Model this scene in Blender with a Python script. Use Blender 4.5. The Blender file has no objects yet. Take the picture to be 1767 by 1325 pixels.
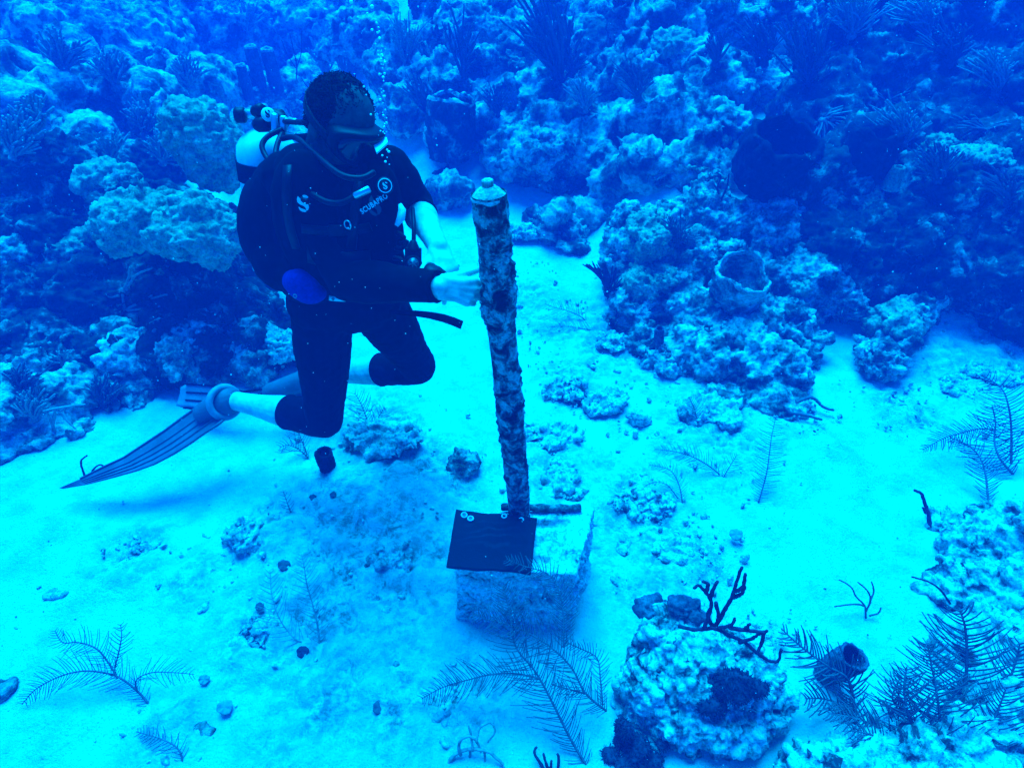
import bpy, bmesh, math, random
import numpy as np
from mathutils import Vector, Matrix, Quaternion
from mathutils.bvhtree import BVHTree

random.seed(7)
RNG = np.random.default_rng(11)
S = bpy.context.scene
COL = S.collection

# ------------------------------------------------------------------ camera
CAM_H, PITCH, FPX, CX, CY = 1.9, math.radians(38), 1053.0, 883.5, 662.5
SN, CS = math.sin(PITCH), math.cos(PITCH)
cam = bpy.data.cameras.new('camera')
cam.sensor_fit = 'HORIZONTAL'
cam.sensor_width = 36.0
cam.lens = FPX / 1767 * 36
cam.clip_start = 0.02
cam.clip_end = 300
cam_ob = bpy.data.objects.new('camera', cam)
cam_ob.location = (0, 0, CAM_H)
cam_ob.rotation_euler = (math.pi / 2 - PITCH, 0, 0)
COL.objects.link(cam_ob)
S.camera = cam_ob

# ------------------------------------------------------------------ light
SUN_EL, SUN_AZ = math.radians(68), math.radians(-12)      # azimuth measured from +Y towards +X
world = bpy.data.worlds.new('World')
S.world = world
world.use_nodes = True
nt = world.node_tree
bg = nt.nodes['Background']
sky = nt.nodes.new('ShaderNodeTexSky')
sky.sky_type = 'NISHITA'
sky.sun_disc = False
sky.sun_elevation = SUN_EL
sky.sun_rotation = SUN_AZ
tint = nt.nodes.new('ShaderNodeMix')                        # daylight after metres of clear sea water
tint.data_type = 'RGBA'
tint.blend_type = 'MULTIPLY'
tint.inputs[0].default_value = 1.0
tint.inputs[7].default_value = (0.0, 0.24, 0.62, 1)
nt.links.new(sky.outputs[0], tint.inputs[6])
nt.links.new(tint.outputs[2], bg.inputs[0])
bg.inputs[1].default_value = 0.11

sun = bpy.data.lights.new('sun', 'SUN')
sun.energy = 4.5
sun.color = (0.0, 0.46, 1.0)                                # red is gone at this depth
sun.angle = math.radians(42)
sun_ob = bpy.data.objects.new('sun', sun)
sd = Vector((math.sin(SUN_AZ) * math.cos(SUN_EL), math.cos(SUN_AZ) * math.cos(SUN_EL), math.sin(SUN_EL)))
sun_ob.rotation_euler = (-sd).to_track_quat('-Z', 'Y').to_euler()
sun_ob.location = sd * 20
COL.objects.link(sun_ob)

S.view_settings.view_transform = 'Standard'
S.view_settings.look = 'None'
S.view_settings.exposure = 2.60
S.view_settings.gamma = 1.0
S.render.engine = 'CYCLES'
S.cycles.use_denoising = True
S.cycles.max_bounces = 5
S.cycles.diffuse_bounces = 2
S.cycles.volume_bounces = 0
HAZE_DENSITY, HAZE_COLOR = 0.062, (0.0, 0.15, 0.95, 1)

# ------------------------------------------------------------------ numpy noise
def _h(ix, iy, iz, seed):
    h = (ix.astype(np.uint32) * np.uint32(374761393) + iy.astype(np.uint32) * np.uint32(668265263)
         + iz.astype(np.uint32) * np.uint32(2147483647) + np.uint32((seed * 974634777) & 0xffffffff))
    h = (h ^ (h >> np.uint32(13))) * np.uint32(1274126177)
    h = (h ^ (h >> np.uint32(16))) * np.uint32(2246822519)
    h = h ^ (h >> np.uint32(15))
    return h.astype(np.float64) / 4294967295.0

def vnoise(p, scale, seed=0):
    q = np.asarray(p, float) * scale + 1000.0
    i = np.floor(q).astype(np.int64)
    f = q - i
    f = f * f * f * (f * (f * 6 - 15) + 10)
    out = 0
    for dx in (0, 1):
        wx = f[:, 0] if dx else 1 - f[:, 0]
        for dy in (0, 1):
            wy = f[:, 1] if dy else 1 - f[:, 1]
            for dz in (0, 1):
                wz = f[:, 2] if dz else 1 - f[:, 2]
                out = out + wx * wy * wz * _h(i[:, 0] + dx, i[:, 1] + dy, i[:, 2] + dz, seed)
    return out * 2 - 1

def fbm(p, scale, octv=4, seed=0, gain=0.5):
    a, s, out, t = 1.0, scale, 0, 0
    for k in range(octv):
        out = out + a * vnoise(p, s, seed + k * 17)
        t += a
        a *= gain
        s *= 2.03
    return out / t

def worley(p, scale, seed=0):
    q = np.asarray(p, float) * scale + 1000.0
    i = np.floor(q).astype(np.int64)
    best = np.full(len(q), 9.0)
    for dx in (-1, 0, 1):
        for dy in (-1, 0, 1):
            for dz in (-1, 0, 1):
                jx, jy, jz = i[:, 0] + dx, i[:, 1] + dy, i[:, 2] + dz
                ox = jx + _h(jx, jy, jz, seed) - q[:, 0]
                oy = jy + _h(jx, jy, jz, seed + 1) - q[:, 1]
                oz = jz + _h(jx, jy, jz, seed + 2) - q[:, 2]
                best = np.minimum(best, ox * ox + oy * oy + oz * oz)
    return np.sqrt(best)

def sstep(a, b, x):
    t = np.clip((x - a) / (b - a), 0, 1)
    return t * t * (3 - 2 * t)

# ------------------------------------------------------------------ where a measured image point lies in the place
def P(px, py, d):
    u, v = (px - CX) / FPX, (py - CY) / FPX
    return Vector((u * d, d * CS - v * d * SN, CAM_H - d * SN - v * d * CS))

def terrain(x, y):
    """base height of the sea bed (sand), arrays or floats"""
    x = np.asarray(x, float)
    y = np.asarray(y, float)
    left = sstep(-0.6, -2.6, x)
    back = 1.25 * sstep(4.0, 7.2, y - 3.2 * left) + 0.9 * sstep(7.0, 12, y - 3.0 * left)
    back = back + 1.2 * sstep(11, 20, y - 1.5 * left)
    valley = 0.16 * sstep(2.6, 4.6, y)
    right = 0.50 * sstep(0.0, 1.5, y - 2.75 + 0.15 * (x - 0.8)) * sstep(0.45, 1.15, x)
    rside = 0.35 * sstep(1.6, 2.6, x) * sstep(0.2, 1.0, y) * sstep(1.9, 1.3, y)
    lreef = 0.45 * sstep(-1.15, -1.9, x + 0.35 * (y - 3.0)) * sstep(2.45, 3.3, y + 0.25 * (x + 2.0))
    hump = 0.10 * np.exp(-(((x + 0.55) / 0.5) ** 2 + ((y - 1.75) / 0.55) ** 2))
    return back + valley + right + lreef + rside + hump

def G(px, py, z=0.0):
    """point z above the sea bed seen at the image point"""
    u, v = (px - CX) / FPX, (py - CY) / FPX
    lo = 0.3
    d = lo
    while d < 30:
        q = P(px, py, d)
        if q.z - float(terrain(q.x, q.y)) - z < 0:
            break
        lo = d
        d += 0.05
    hi = d
    for _ in range(18):
        m = (lo + hi) / 2
        q = P(px, py, m)
        if q.z - float(terrain(q.x, q.y)) - z < 0:
            hi = m
        else:
            lo = m
    return P(px, py, hi)

def depth_of(p):
    return p.y * CS + (CAM_H - p.z) * SN

# ------------------------------------------------------------------ object helpers
def mesh_from(name, verts, faces, smooth=True):
    me = bpy.data.meshes.new(name)
    verts = np.asarray(verts, np.float32)
    if isinstance(faces, np.ndarray):
        n, k = faces.shape
        me.vertices.add(len(verts))
        me.vertices.foreach_set('co', verts.ravel())
        me.loops.add(n * k)
        me.loops.foreach_set('vertex_index', faces.astype(np.int32).ravel())
        me.polygons.add(n)
        me.polygons.foreach_set('loop_start', np.arange(0, n * k, k, dtype=np.int32))
        me.update(calc_edges=True)
        me.validate()
    else:
        me.from_pydata([tuple(map(float, v)) for v in verts], [], faces)
        me.update()
    if smooth:
        me.polygons.foreach_set('use_smooth', np.ones(len(me.polygons), bool))
    return me

def link(name, me, mat=None, parent=None, loc=(0, 0, 0)):
    o = bpy.data.objects.new(name, me)
    COL.objects.link(o)
    if parent is not None:
        o.parent = parent
    o.location = loc
    if mat is not None and me is not None:
        me.materials.clear()
        me.materials.append(mat)
    return o

def tag(o, label=None, cat=None, group=None, kind=None):
    if label:
        o['label'] = label
    if cat:
        o['category'] = cat
    if group:
        o['group'] = group
    if kind:
        o['kind'] = kind
    return o

def empty(name, loc, label, cat, group=None):
    o = bpy.data.objects.new(name, None)
    COL.objects.link(o)
    o.location = loc
    o.empty_display_size = 0.05
    return tag(o, label, cat, group)

class MB:
    """collects shapes, then becomes one mesh"""
    def __init__(self):
        self.v, self.f = [], []

    def add(self, verts, faces):
        o = len(self.v)
        self.v.extend([tuple(map(float, p)) for p in verts])
        self.f.extend([tuple(i + o for i in f) for f in faces])
        return self

    def tube(self, pts, radii, n=8, flat=1.0, ref=None, round_end=True):
        pts = [Vector(p) for p in pts]
        if not hasattr(radii, '__len__'):
            radii = [radii] * len(pts)
        rings = []
        prev = None
        for i, p in enumerate(pts):
            t = (pts[min(i + 1, len(pts) - 1)] - pts[max(i - 1, 0)])
            if t.length < 1e-9:
                t = Vector((0, 0, 1))
            t.normalize()
            if prev is None:
                r = Vector(ref) if ref is not None else (Vector((0, 0, 1)) if abs(t.z) < 0.9 else Vector((1, 0, 0)))
                a = (r - t * r.dot(t)).normalized()
            else:
                a = (prev - t * prev.dot(t)).normalized()
            prev = a
            rings.append((p, t, a, t.cross(a), radii[i]))
        verts, faces = [], []
        if round_end:
            p, t, a, b, r = rings[0]
            rings.insert(0, (p - t * r * 0.45, t, a, b, r * 0.72))
            p, t, a, b, r = rings[-1]
            rings.append((p + t * r * 0.45, t, a, b, r * 0.72))
        for p, t, a, b, r in rings:
            for k in range(n):
                w = 2 * math.pi * k / n
                verts.append(p + a * (math.cos(w) * r) + b * (math.sin(w) * r * flat))
        m = len(rings)
        for i in range(m - 1):
            for k in range(n):
                k2 = (k + 1) % n
                faces.append((i * n + k, i * n + k2, (i + 1) * n + k2, (i + 1) * n + k))
        faces.append(tuple(reversed(range(n))))
        faces.append(tuple((m - 1) * n + k for k in range(n)))
        return self.add(verts, faces)

    def ell(self, c, r, rot=None, nu=16, nv=10):
        c = Vector(c)
        r = (r, r, r) if not hasattr(r, '__len__') else r
        verts = []
        for j in range(1, nv):
            ph = math.pi * j / nv
            for i in range(nu):
                th = 2 * math.pi * i / nu
                q = Vector((r[0] * math.sin(ph) * math.cos(th), r[1] * math.sin(ph) * math.sin(th), r[2] * math.cos(ph)))
                verts.append(c + (rot @ q if rot is not None else q))
        top = Vector((0, 0, r[2]))
        verts += [c + (rot @ top if rot is not None else top), c - (rot @ top if rot is not None else top)]
        faces = []
        for j in range(nv - 2):
            for i in range(nu):
                i2 = (i + 1) % nu
                faces.append((j * nu + i, (j + 1) * nu + i, (j + 1) * nu + i2, j * nu + i2))
        T, B = len(verts) - 2, len(verts) - 1
        for i in range(nu):
            i2 = (i + 1) % nu
            faces.append((T, i, i2))
            faces.append((B, (nv - 2) * nu + i2, (nv - 2) * nu + i))
        return self.add(verts, faces)

    def ribbon(self, pts, width, thick, side):
        """flat strap: side = width direction"""
        pts = [Vector(p) for p in pts]
        ws = width if hasattr(width, '__len__') else [width] * len(pts)
        verts, faces = [], []
        for i, p in enumerate(pts):
            t = (pts[min(i + 1, len(pts) - 1)] - pts[max(i - 1, 0)]).normalized()
            s = Vector(side[i]) if hasattr(side[0], '__len__') else Vector(side)
            s = (s - t * s.dot(t)).normalized()
            n = t.cross(s)
            for a, b in ((-1, -1), (1, -1), (1, 1), (-1, 1)):
                verts.append(p + s * a * ws[i] / 2 + n * b * thick / 2)
        for i in range(len(pts) - 1):
            for k in range(4):
                k2 = (k + 1) % 4
                faces.append((i * 4 + k, i * 4 + k2, (i + 1) * 4 + k2, (i + 1) * 4 + k))
        faces.append((3, 2, 1, 0))
        e = (len(pts) - 1) * 4
        faces.append((e, e + 1, e + 2, e + 3))
        return self.add(verts, faces)

    def lathe(self, c, axis, prof, n=24, ref=(1, 0, 0.01)):
        """prof: list of (along, radius)"""
        c, ax = Vector(c), Vector(axis).normalized()
        r = Vector(ref)
        a = (r - ax * r.dot(ax)).normalized()
        b = ax.cross(a)
        verts, faces = [], []
        for h, rr in prof:
            for k in range(n):
                w = 2 * math.pi * k / n
                verts.append(c + ax * h + a * (math.cos(w) * rr) + b * (math.sin(w) * rr))
        m = len(prof)
        for i in range(m - 1):
            for k in range(n):
                k2 = (k + 1) % n
                faces.append((i * n + k, i * n + k2, (i + 1) * n + k2, (i + 1) * n + k))
        faces.append(tuple(reversed(range(n))))
        faces.append(tuple((m - 1) * n + k for k in range(n)))
        return self.add(verts, faces)

    def ring(self, c, axis, R, r, n=20, m=8):
        c, ax = Vector(c), Vector(axis).normalized()
        q = Vector((1, 0, 0)) if abs(ax.x) < 0.8 else Vector((0, 1, 0))
        a = (q - ax * q.dot(ax)).normalized()
        b = ax.cross(a)
        verts, faces = [], []
        for i in range(n):
            w = 2 * math.pi * i / n
            d = a * math.cos(w) + b * math.sin(w)
            for j in range(m):
                z = 2 * math.pi * j / m
                verts.append(c + d * (R + r * math.cos(z)) + ax * (r * math.sin(z)))
        for i in range(n):
            for j in range(m):
                i2, j2 = (i + 1) % n, (j + 1) % m
                faces.append((i * m + j, i2 * m + j, i2 * m + j2, i * m + j2))
        return self.add(verts, faces)

    def box(self, c, size, rot=None):
        c = Vector(c)
        vs = []
        for sx, sy, sz in ((-1, -1, -1), (1, -1, -1), (1, 1, -1), (-1, 1, -1), (-1, -1, 1), (1, -1, 1), (1, 1, 1), (-1, 1, 1)):
            q = Vector((sx * size[0] / 2, sy * size[1] / 2, sz * size[2] / 2))
            vs.append(c + (rot @ q if rot is not None else q))
        return self.add(vs, [(3, 2, 1, 0), (4, 5, 6, 7), (0, 1, 5, 4), (1, 2, 6, 5), (2, 3, 7, 6), (3, 0, 4, 7)])

    def mesh(self, name, smooth=True, origin=(0, 0, 0)):
        v = np.array(self.v, np.float32) - np.array(origin, np.float32)
        return mesh_from(name, v, self.f, smooth)

    def build(self, name, mat, parent=None, smooth=True, origin=None, bevel=0):
        """origin = world point that becomes the object's origin (top-level things)"""
        if parent is not None:
            pl = parent.matrix_world.translation if False else world_loc(parent)
            o = link(name, self.mesh(name, smooth, pl), mat, parent)
        else:
            o = link(name, self.mesh(name, smooth, origin or (0, 0, 0)), mat, None, origin or (0, 0, 0))
        if bevel:
            m = o.modifiers.new('bevel', 'BEVEL')
            m.width = bevel
            m.segments = 2
        return o

def world_loc(o):
    v = Vector((0, 0, 0))
    while o is not None:
        v += o.location
        o = o.parent
    return v

def remesh(mb, voxel, smooth=0):
    """voxel union of overlapping closed shapes; returns verts, quads, normals"""
    me = mb.mesh('tmp')
    o = bpy.data.objects.new('tmp', me)
    COL.objects.link(o)
    m = o.modifiers.new('r', 'REMESH')
    m.mode = 'VOXEL'
    m.voxel_size = voxel
    if smooth:
        s = o.modifiers.new('s', 'SMOOTH')
        s.factor = 0.5
        s.iterations = smooth
    dg = bpy.context.evaluated_depsgraph_get()
    ev = o.evaluated_get(dg)
    em = ev.to_mesh()
    v, f, nrm = grab(em)
    ev.to_mesh_clear()
    bpy.data.objects.remove(o)
    bpy.data.meshes.remove(me)
    return v, f, nrm

def grab(em):
    v = np.empty(len(em.vertices) * 3, np.float32)
    em.vertices.foreach_get('co', v)
    nrm = np.empty(len(em.vertices) * 3, np.float32)
    em.vertices.foreach_get('normal', nrm)
    li = np.empty(len(em.loops), np.int32)
    em.loops.foreach_get('vertex_index', li)
    return v.reshape(-1, 3).astype(float), li.reshape(-1, 4), nrm.reshape(-1, 3).astype(float)

def normals_of(v, f):
    a = v[f[:, 2]] - v[f[:, 0]]
    b = v[f[:, 3]] - v[f[:, 1]]
    fn = np.cross(a, b)
    n = np.zeros_like(v)
    for k in range(4):
        np.add.at(n, f[:, k], fn)
    l = np.linalg.norm(n, axis=1, keepdims=True)
    return n / np.maximum(l, 1e-12)

def reefy(v, f, amp=1.0, seed=0, lump=7.0, fine=True):
    """coral-rock surface: lumps, knobs, pits"""
    n = normals_of(v, f)
    v = v + n * (0.085 * amp * fbm(v, 2.6, 3, seed))[:, None]
    n = normals_of(v, f)
    w = worley(v + 0.05 * np.stack([vnoise(v, 5, seed + 5), vnoise(v, 5, seed + 6), vnoise(v, 5, seed + 7)], 1), lump, seed + 3)
    k = 0.5 + 0.5 * vnoise(v, 1.7, seed + 9)
    v = v + n * (amp * (0.055 * (0.45 - w) * (0.4 + k)))[:, None]
    n = normals_of(v, f)
    w2 = worley(v, lump * 3.1, seed + 13)
    pit = np.clip(fbm(v, 9, 2, seed + 21) - 0.18, 0, 1)
    v = v + n * (amp * (0.020 * (0.45 - w2) * (0.35 + 1.1 * (1 - k)) - 0.10 * pit))[:, None]
    if fine:
        n = normals_of(v, f)
        v = v + n * (amp * (max(.02, .024 * (1.6 - amp)) / max(amp, .5) * fbm(v, 34, 2, seed + 31) + 0.012 / max(amp, .5) * fbm(v, 85, 2, seed + 41)))[:, None]
    return v

# ------------------------------------------------------------------ materials
def new_mat(name, rough=0.9):
    m = bpy.data.materials.new(name)
    m.use_nodes = True
    b = m.node_tree.nodes['Principled BSDF']
    b.inputs['Roughness'].default_value = rough
    b.inputs['Specular IOR Level'].default_value = 0.15
    return m, m.node_tree, b

def noise_node(t, scale, detail=4, rough=0.55, coord='Object', dist=0.0):
    tc = t.nodes.new('ShaderNodeTexCoord')
    n = t.nodes.new('ShaderNodeTexNoise')
    n.inputs['Scale'].default_value = scale
    n.inputs['Detail'].default_value = detail
    n.inputs['Roughness'].default_value = rough
    n.inputs['Distortion'].default_value = dist
    t.links.new(tc.outputs[coord], n.inputs['Vector'])
    return n.outputs[0]

def ramp(t, src, stops):
    r = t.nodes.new('ShaderNodeValToRGB')
    e = r.color_ramp.elements
    while len(e) < len(stops):
        e.new(0.5)
    for el, (p, c) in zip(e, stops):
        el.position = p
        el.color = c if hasattr(c, '__len__') and len(c) == 4 else ((c, c, c, 1) if not hasattr(c, '__len__') else (*c, 1))
    t.links.new(src, r.inputs[0])
    return r.outputs[0]

def mix(t, fac, a, b):
    m = t.nodes.new('ShaderNodeMix')
    m.data_type = 'RGBA'
    for inp, val in ((m.inputs[0], fac), (m.inputs[6], a), (m.inputs[7], b)):
        if hasattr(val, 'is_output') or isinstance(val, bpy.types.NodeSocket):
            t.links.new(val, inp)
        else:
            inp.default_value = val if not hasattr(val, '__len__') else (*val, 1)
    return m.outputs[2]

def bump(t, b, src, strength, dist):
    n = t.nodes.new('ShaderNodeBump')
    n.inputs['Strength'].default_value = strength
    n.inputs['Distance'].default_value = dist
    t.links.new(src, n.inputs['Height'])
    t.links.new(n.outputs[0], b.inputs['Normal'])
    return n

def patchy(name, dark, mid, pale, scale=6.0, edge=(0.40, 0.50, 0.60), fine=55, bstr=0.8, bdist=0.012, rough=0.95):
    """encrusted surface: dark turf, mid growth, pale crust in irregular patches"""
    m, t, b = new_mat(name, rough)
    n1 = noise_node(t, scale, 6, 0.68, dist=0.4)
    base = ramp(t, n1, [(edge[0], dark), (edge[1], mid), (edge[2], pale)])
    n2 = noise_node(t, fine, 4, 0.7)
    sp = ramp(t, n2, [(0.36, 0.45), (0.5, 1.0), (0.66, 1.35)])
    mm = t.nodes.new('ShaderNodeMix')
    mm.data_type = 'RGBA'
    mm.blend_type = 'MULTIPLY'
    mm.inputs[0].default_value = 0.85
    t.links.new(base, mm.inputs[6])
    t.links.new(sp, mm.inputs[7])
    t.links.new(mm.outputs[2], b.inputs['Base Color'])
    bump(t, b, noise_node(t, fine * 1.4, 5, 0.7), bstr, bdist)
    return m

def plain(name, col, rough=0.7, nscale=0, namt=0.25, bstr=0.0, bdist=0.003, spec=0.05, metal=0.0):
    m, t, b = new_mat(name, rough)
    b.inputs['Specular IOR Level'].default_value = spec
    b.inputs['Metallic'].default_value = metal
    if nscale:
        n = noise_node(t, nscale, 5, 0.6)
        lo = tuple(c * (1 - namt) for c in col)
        hi = tuple(min(1, c * (1 + namt)) for c in col)
        t.links.new(ramp(t, n, [(0.35, lo), (0.65, hi)]), b.inputs['Base Color'])
        if bstr:
            bump(t, b, n, bstr, bdist)
    else:
        b.inputs['Base Color'].default_value = (*col, 1)
    return m

M = {}
M['reef'] = patchy('reef_rock', (0.028, 0.032, 0.024), (0.16, 0.15, 0.12), (0.50, 0.47, 0.40), 8, (0.37, 0.47, 0.57), 46, bdist=0.018)
M['reef_far'] = patchy('far_reef_rock', (0.028, 0.032, 0.024), (0.13, 0.12, 0.09), (0.50, 0.47, 0.39), 4.5, (0.38, 0.46, 0.56), 26, bdist=0.03)
M['reef_dark'] = patchy('dark_shaded_reef_rock', (0.014, 0.017, 0.012), (0.045, 0.042, 0.034), (0.36, 0.34, 0.28), 8, (0.42, 0.54, 0.68), 44, bdist=0.018)  # darker reef copy, reef shade put into its colour; also the pot's dark wall
M['coral'] = patchy('mound_coral', (0.14, 0.13, 0.07), (0.30, 0.27, 0.16), (0.44, 0.41, 0.28), 9, (0.34, 0.5, 0.62), 70)
M['rubble'] = patchy('sandy_rubble_rock', (0.10, 0.10, 0.08), (0.36, 0.34, 0.28), (0.57, 0.54, 0.47), 9, (0.34, 0.43, 0.53), 75)
M['crust'] = patchy('encrusted_boulder', (0.035, 0.035, 0.03), (0.27, 0.26, 0.21), (0.60, 0.57, 0.50), 13, (0.37, 0.44, 0.53), 80, bdist=0.01)
M['sponge_dark'] = patchy('dark_sponge', (0.004, 0.004, 0.006), (0.009, 0.009, 0.012), (0.06, 0.06, 0.06), 12, (0.36, 0.56, 0.80), 60, bdist=0.02)
M['sponge'] = patchy('grey_sponge', (0.05, 0.045, 0.06), (0.10, 0.09, 0.11), (0.17, 0.16, 0.17), 14, (0.36, 0.5, 0.66), 80)
M['sponge_rim'] = patchy('pale_sponge_rim', (0.20, 0.19, 0.15), (0.33, 0.31, 0.25), (0.5, 0.48, 0.40), 20, (0.3, 0.45, 0.6), 90)
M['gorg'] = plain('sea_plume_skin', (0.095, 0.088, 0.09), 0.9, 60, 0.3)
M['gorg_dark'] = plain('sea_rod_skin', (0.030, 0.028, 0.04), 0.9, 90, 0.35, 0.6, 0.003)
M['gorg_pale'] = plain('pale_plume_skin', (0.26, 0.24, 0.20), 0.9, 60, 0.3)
M['black'] = plain('black_nylon', (0.0012, 0.0012, 0.0018), 0.9, 260, 0.4, 0.5, 0.002)
M['suit'] = plain('black_neoprene', (0.0018, 0.0018, 0.0026), 0.9, 40, 0.35, 0.25, 0.004)
M['rubberblk'] = plain('black_rubber', (0.0025, 0.0025, 0.003), 0.5, spec=0.12)
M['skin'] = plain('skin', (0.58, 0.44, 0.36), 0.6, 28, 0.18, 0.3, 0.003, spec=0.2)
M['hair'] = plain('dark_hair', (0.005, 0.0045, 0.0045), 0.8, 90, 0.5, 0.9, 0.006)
M['face_shade'] = plain('face_shade_tone', (0.026, 0.022, 0.020), 0.9, 60, 0.25, 0.2, 0.002)  # dark tone meant for facial shade, not used on any part
M['face'] = plain('shade_darkened_skin', (0.050, 0.038, 0.032), 0.7, 60, 0.3, 0.3, 0.002, spec=0.15)  # darker copy of the skin with facial shade put into its colour
M['collar'] = plain('slate_neoprene', (0.030, 0.030, 0.034), 0.85, 40, 0.3, 0.25, 0.003)
M['fin'] = plain('fin_blade', (0.075, 0.075, 0.085), 0.6, 18, 0.2, spec=0.3)
M['fin_soft'] = plain('fin_pocket', (0.19, 0.19, 0.20), 0.6, 30, 0.2, spec=0.3)
M['fin_pale'] = plain('fin_pale_panel', (0.20, 0.20, 0.21), 0.6, 18, 0.2, spec=0.3)
M['tank'] = plain('white_tank_paint', (0.55, 0.55, 0.52), 0.5, 12, 0.12, spec=0.4)
M['steel'] = plain('steel', (0.45, 0.45, 0.45), 0.35, metal=0.9, spec=0.5)
M['white'] = plain('white_print', (0.62, 0.62, 0.62), 0.7)
M['grey'] = plain('grey_print', (0.17, 0.17, 0.18), 0.7)
M['dimprint'] = plain('dim_grey_print', (0.06, 0.06, 0.065), 0.8)
M['bluebag'] = plain('blue_fabric', (0.008, 0.015, 0.16), 0.8, 120, 0.2, 0.3, 0.002)
M['sheen'] = plain('mask_glass', (0.006, 0.006, 0.008), 0.12, spec=0.3)
M['glare'] = plain('pale_glare_and_tab', (0.75, 0.78, 0.72), 0.35, spec=0.5)  # bright colour painted as glare on the mask; also the vest's pale tab
M['gauge'] = plain('gauge_glass', (0.05, 0.05, 0.055), 0.25, 40, 0.5, spec=0.5)

# ================================================================== SETTING
def sand_material():
    m, t, b = new_mat('sand', 0.95)
    n = noise_node(t, 7, 6, 0.65)
    c = ramp(t, n, [(0.30, (0.45, 0.42, 0.36)), (0.56, (0.62, 0.59, 0.52))])
    g = noise_node(t, 160, 3, 0.7)
    c2 = mix(t, ramp(t, g, [(0.30, 0.0), (0.44, 1.0)]), (0.34, 0.32, 0.27), c)
    at = t.nodes.new('ShaderNodeAttribute')
    at.attribute_name = 'turf'                                # where the hard bottom pokes through the sand
    f = noise_node(t, 30, 5, 0.72, dist=0.3)
    mul = t.nodes.new('ShaderNodeMath')
    mul.operation = 'MULTIPLY'
    t.links.new(at.outputs['Fac'], mul.inputs[0])
    t.links.new(ramp(t, f, [(0.42, 0.0), (0.60, 1.0)]), mul.inputs[1])
    c3 = mix(t, mul.outputs[0], c2, (0.15, 0.15, 0.11))
    t.links.new(c3, b.inputs['Base Color'])
    bump(t, b, noise_node(t, 60, 7, 0.75), 0.9, 0.016)
    return m

def graded(lo, hi, fine_lo, fine_hi, step, grow=1.22):
    mid = list(np.arange(fine_lo, fine_hi, step))
    a, s = fine_lo, step
    left = []
    while a > lo:
        s *= grow
        a -= s
        left.append(a)
    a, s, right = mid[-1], step, []
    while a < hi:
        s *= grow
        a += s
        right.append(a)
    return np.array(left[::-1] + mid + right)

def pixel_centre(x, y):
    """ground point -> where in the photograph it lies (for tracing where hard bottom shows)"""
    z = terrain(x, y)
    d = y * CS + (CAM_H - z) * SN
    dn = (CAM_H - z) * CS - y * SN
    d = np.maximum(d, 0.05)
    return CX + FPX * x / d, CY + FPX * dn / d

xs = graded(-34, 34, -2.6, 2.9, 0.0125, 1.10)
ys = graded(-6, 40, 0.35, 4.6, 0.0125, 1.10)
X, Y = np.meshgrid(xs, ys)
px_, py_ = X.ravel(), Y.ravel()
Z = terrain(px_, py_)
p3 = np.stack([px_, py_, np.zeros_like(px_)], 1)
near = np.exp(-np.maximum(np.hypot(px_, py_ - 2) - 2.5, 0) / 1.5)
# hard-bottom patches: centres and radii traced as ground areas
HARD = [(610, 900, 175), (560, 1010, 150), (700, 960, 110), (470, 920, 80), (450, 1090, 85), (640, 740, 110),
        (960, 830, 80), (1100, 900, 130), (950, 780, 70), (1230, 740, 120), (1130, 1000, 90), (980, 660, 60), (1060, 590, 90),
        (620, 1060, 120), (560, 1170, 110), (700, 1210, 90), (800, 1210, 80), (330, 1000, 50), (1640, 640, 80), (1720, 620, 60),
        (1560, 700, 60), (900, 520, 60), (960, 560, 60), (760, 800, 90), (1200, 960, 70), (240, 960, 60), (300, 1260, 60)]
hard = np.zeros_like(px_)
for hx, hy, hr in HARD:
    c = G(hx, hy)
    rr = hr / FPX * depth_of(c)
    hard = np.maximum(hard, np.exp(-(((px_ - c.x) / rr) ** 2 + ((py_ - c.y) / (rr * 1.25)) ** 2) * 1.1))
hard = np.clip(hard * 1.25 + 0.34 * fbm(p3, 4.5, 4, 3) - 0.04, 0, 1)
hard *= near
roug = fbm(p3, 11, 4, 8)
knob = 0.5 - worley(p3 + 0.03 * np.stack([vnoise(p3, 12, 1), vnoise(p3, 12, 2), 0 * px_], 1), 11, 4)
Z = Z + 0.030 * fbm(p3, 1.1, 3, 41) + near * (0.010 * fbm(p3, 6, 3, 42) + 0.0035 * fbm(p3, 26, 2, 43))
Z = Z + hard * (0.030 * roug + 0.045 * knob + 0.012 * fbm(p3, 45, 2, 44) + 0.02)
Z = Z + (1 - near) * 0.12 * fbm(p3, 0.9, 4, 45)
nx, ny = len(xs), len(ys)
idx = np.arange(nx * ny).reshape(ny, nx)
quads = np.stack([idx[:-1, :-1], idx[:-1, 1:], idx[1:, 1:], idx[1:, :-1]], -1).reshape(-1, 4)
me = mesh_from('sand_seabed', np.stack([px_, py_, Z], 1), quads)
a = me.attributes.new('turf', 'FLOAT', 'POINT')
pit_ = np.clip(0.45 - knob * 1.3, 0, 1)
a.data.foreach_set('value', np.clip(hard * 0.85 * (0.25 + 1.0 * pit_), 0, 1).astype(np.float32))
M['sand'] = sand_material()
tag(link('sand_seabed', me, M['sand']), 'pale rippled sand with low patches of turf covered hard bottom', kind='structure')
del X, Y, p3, me

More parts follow.
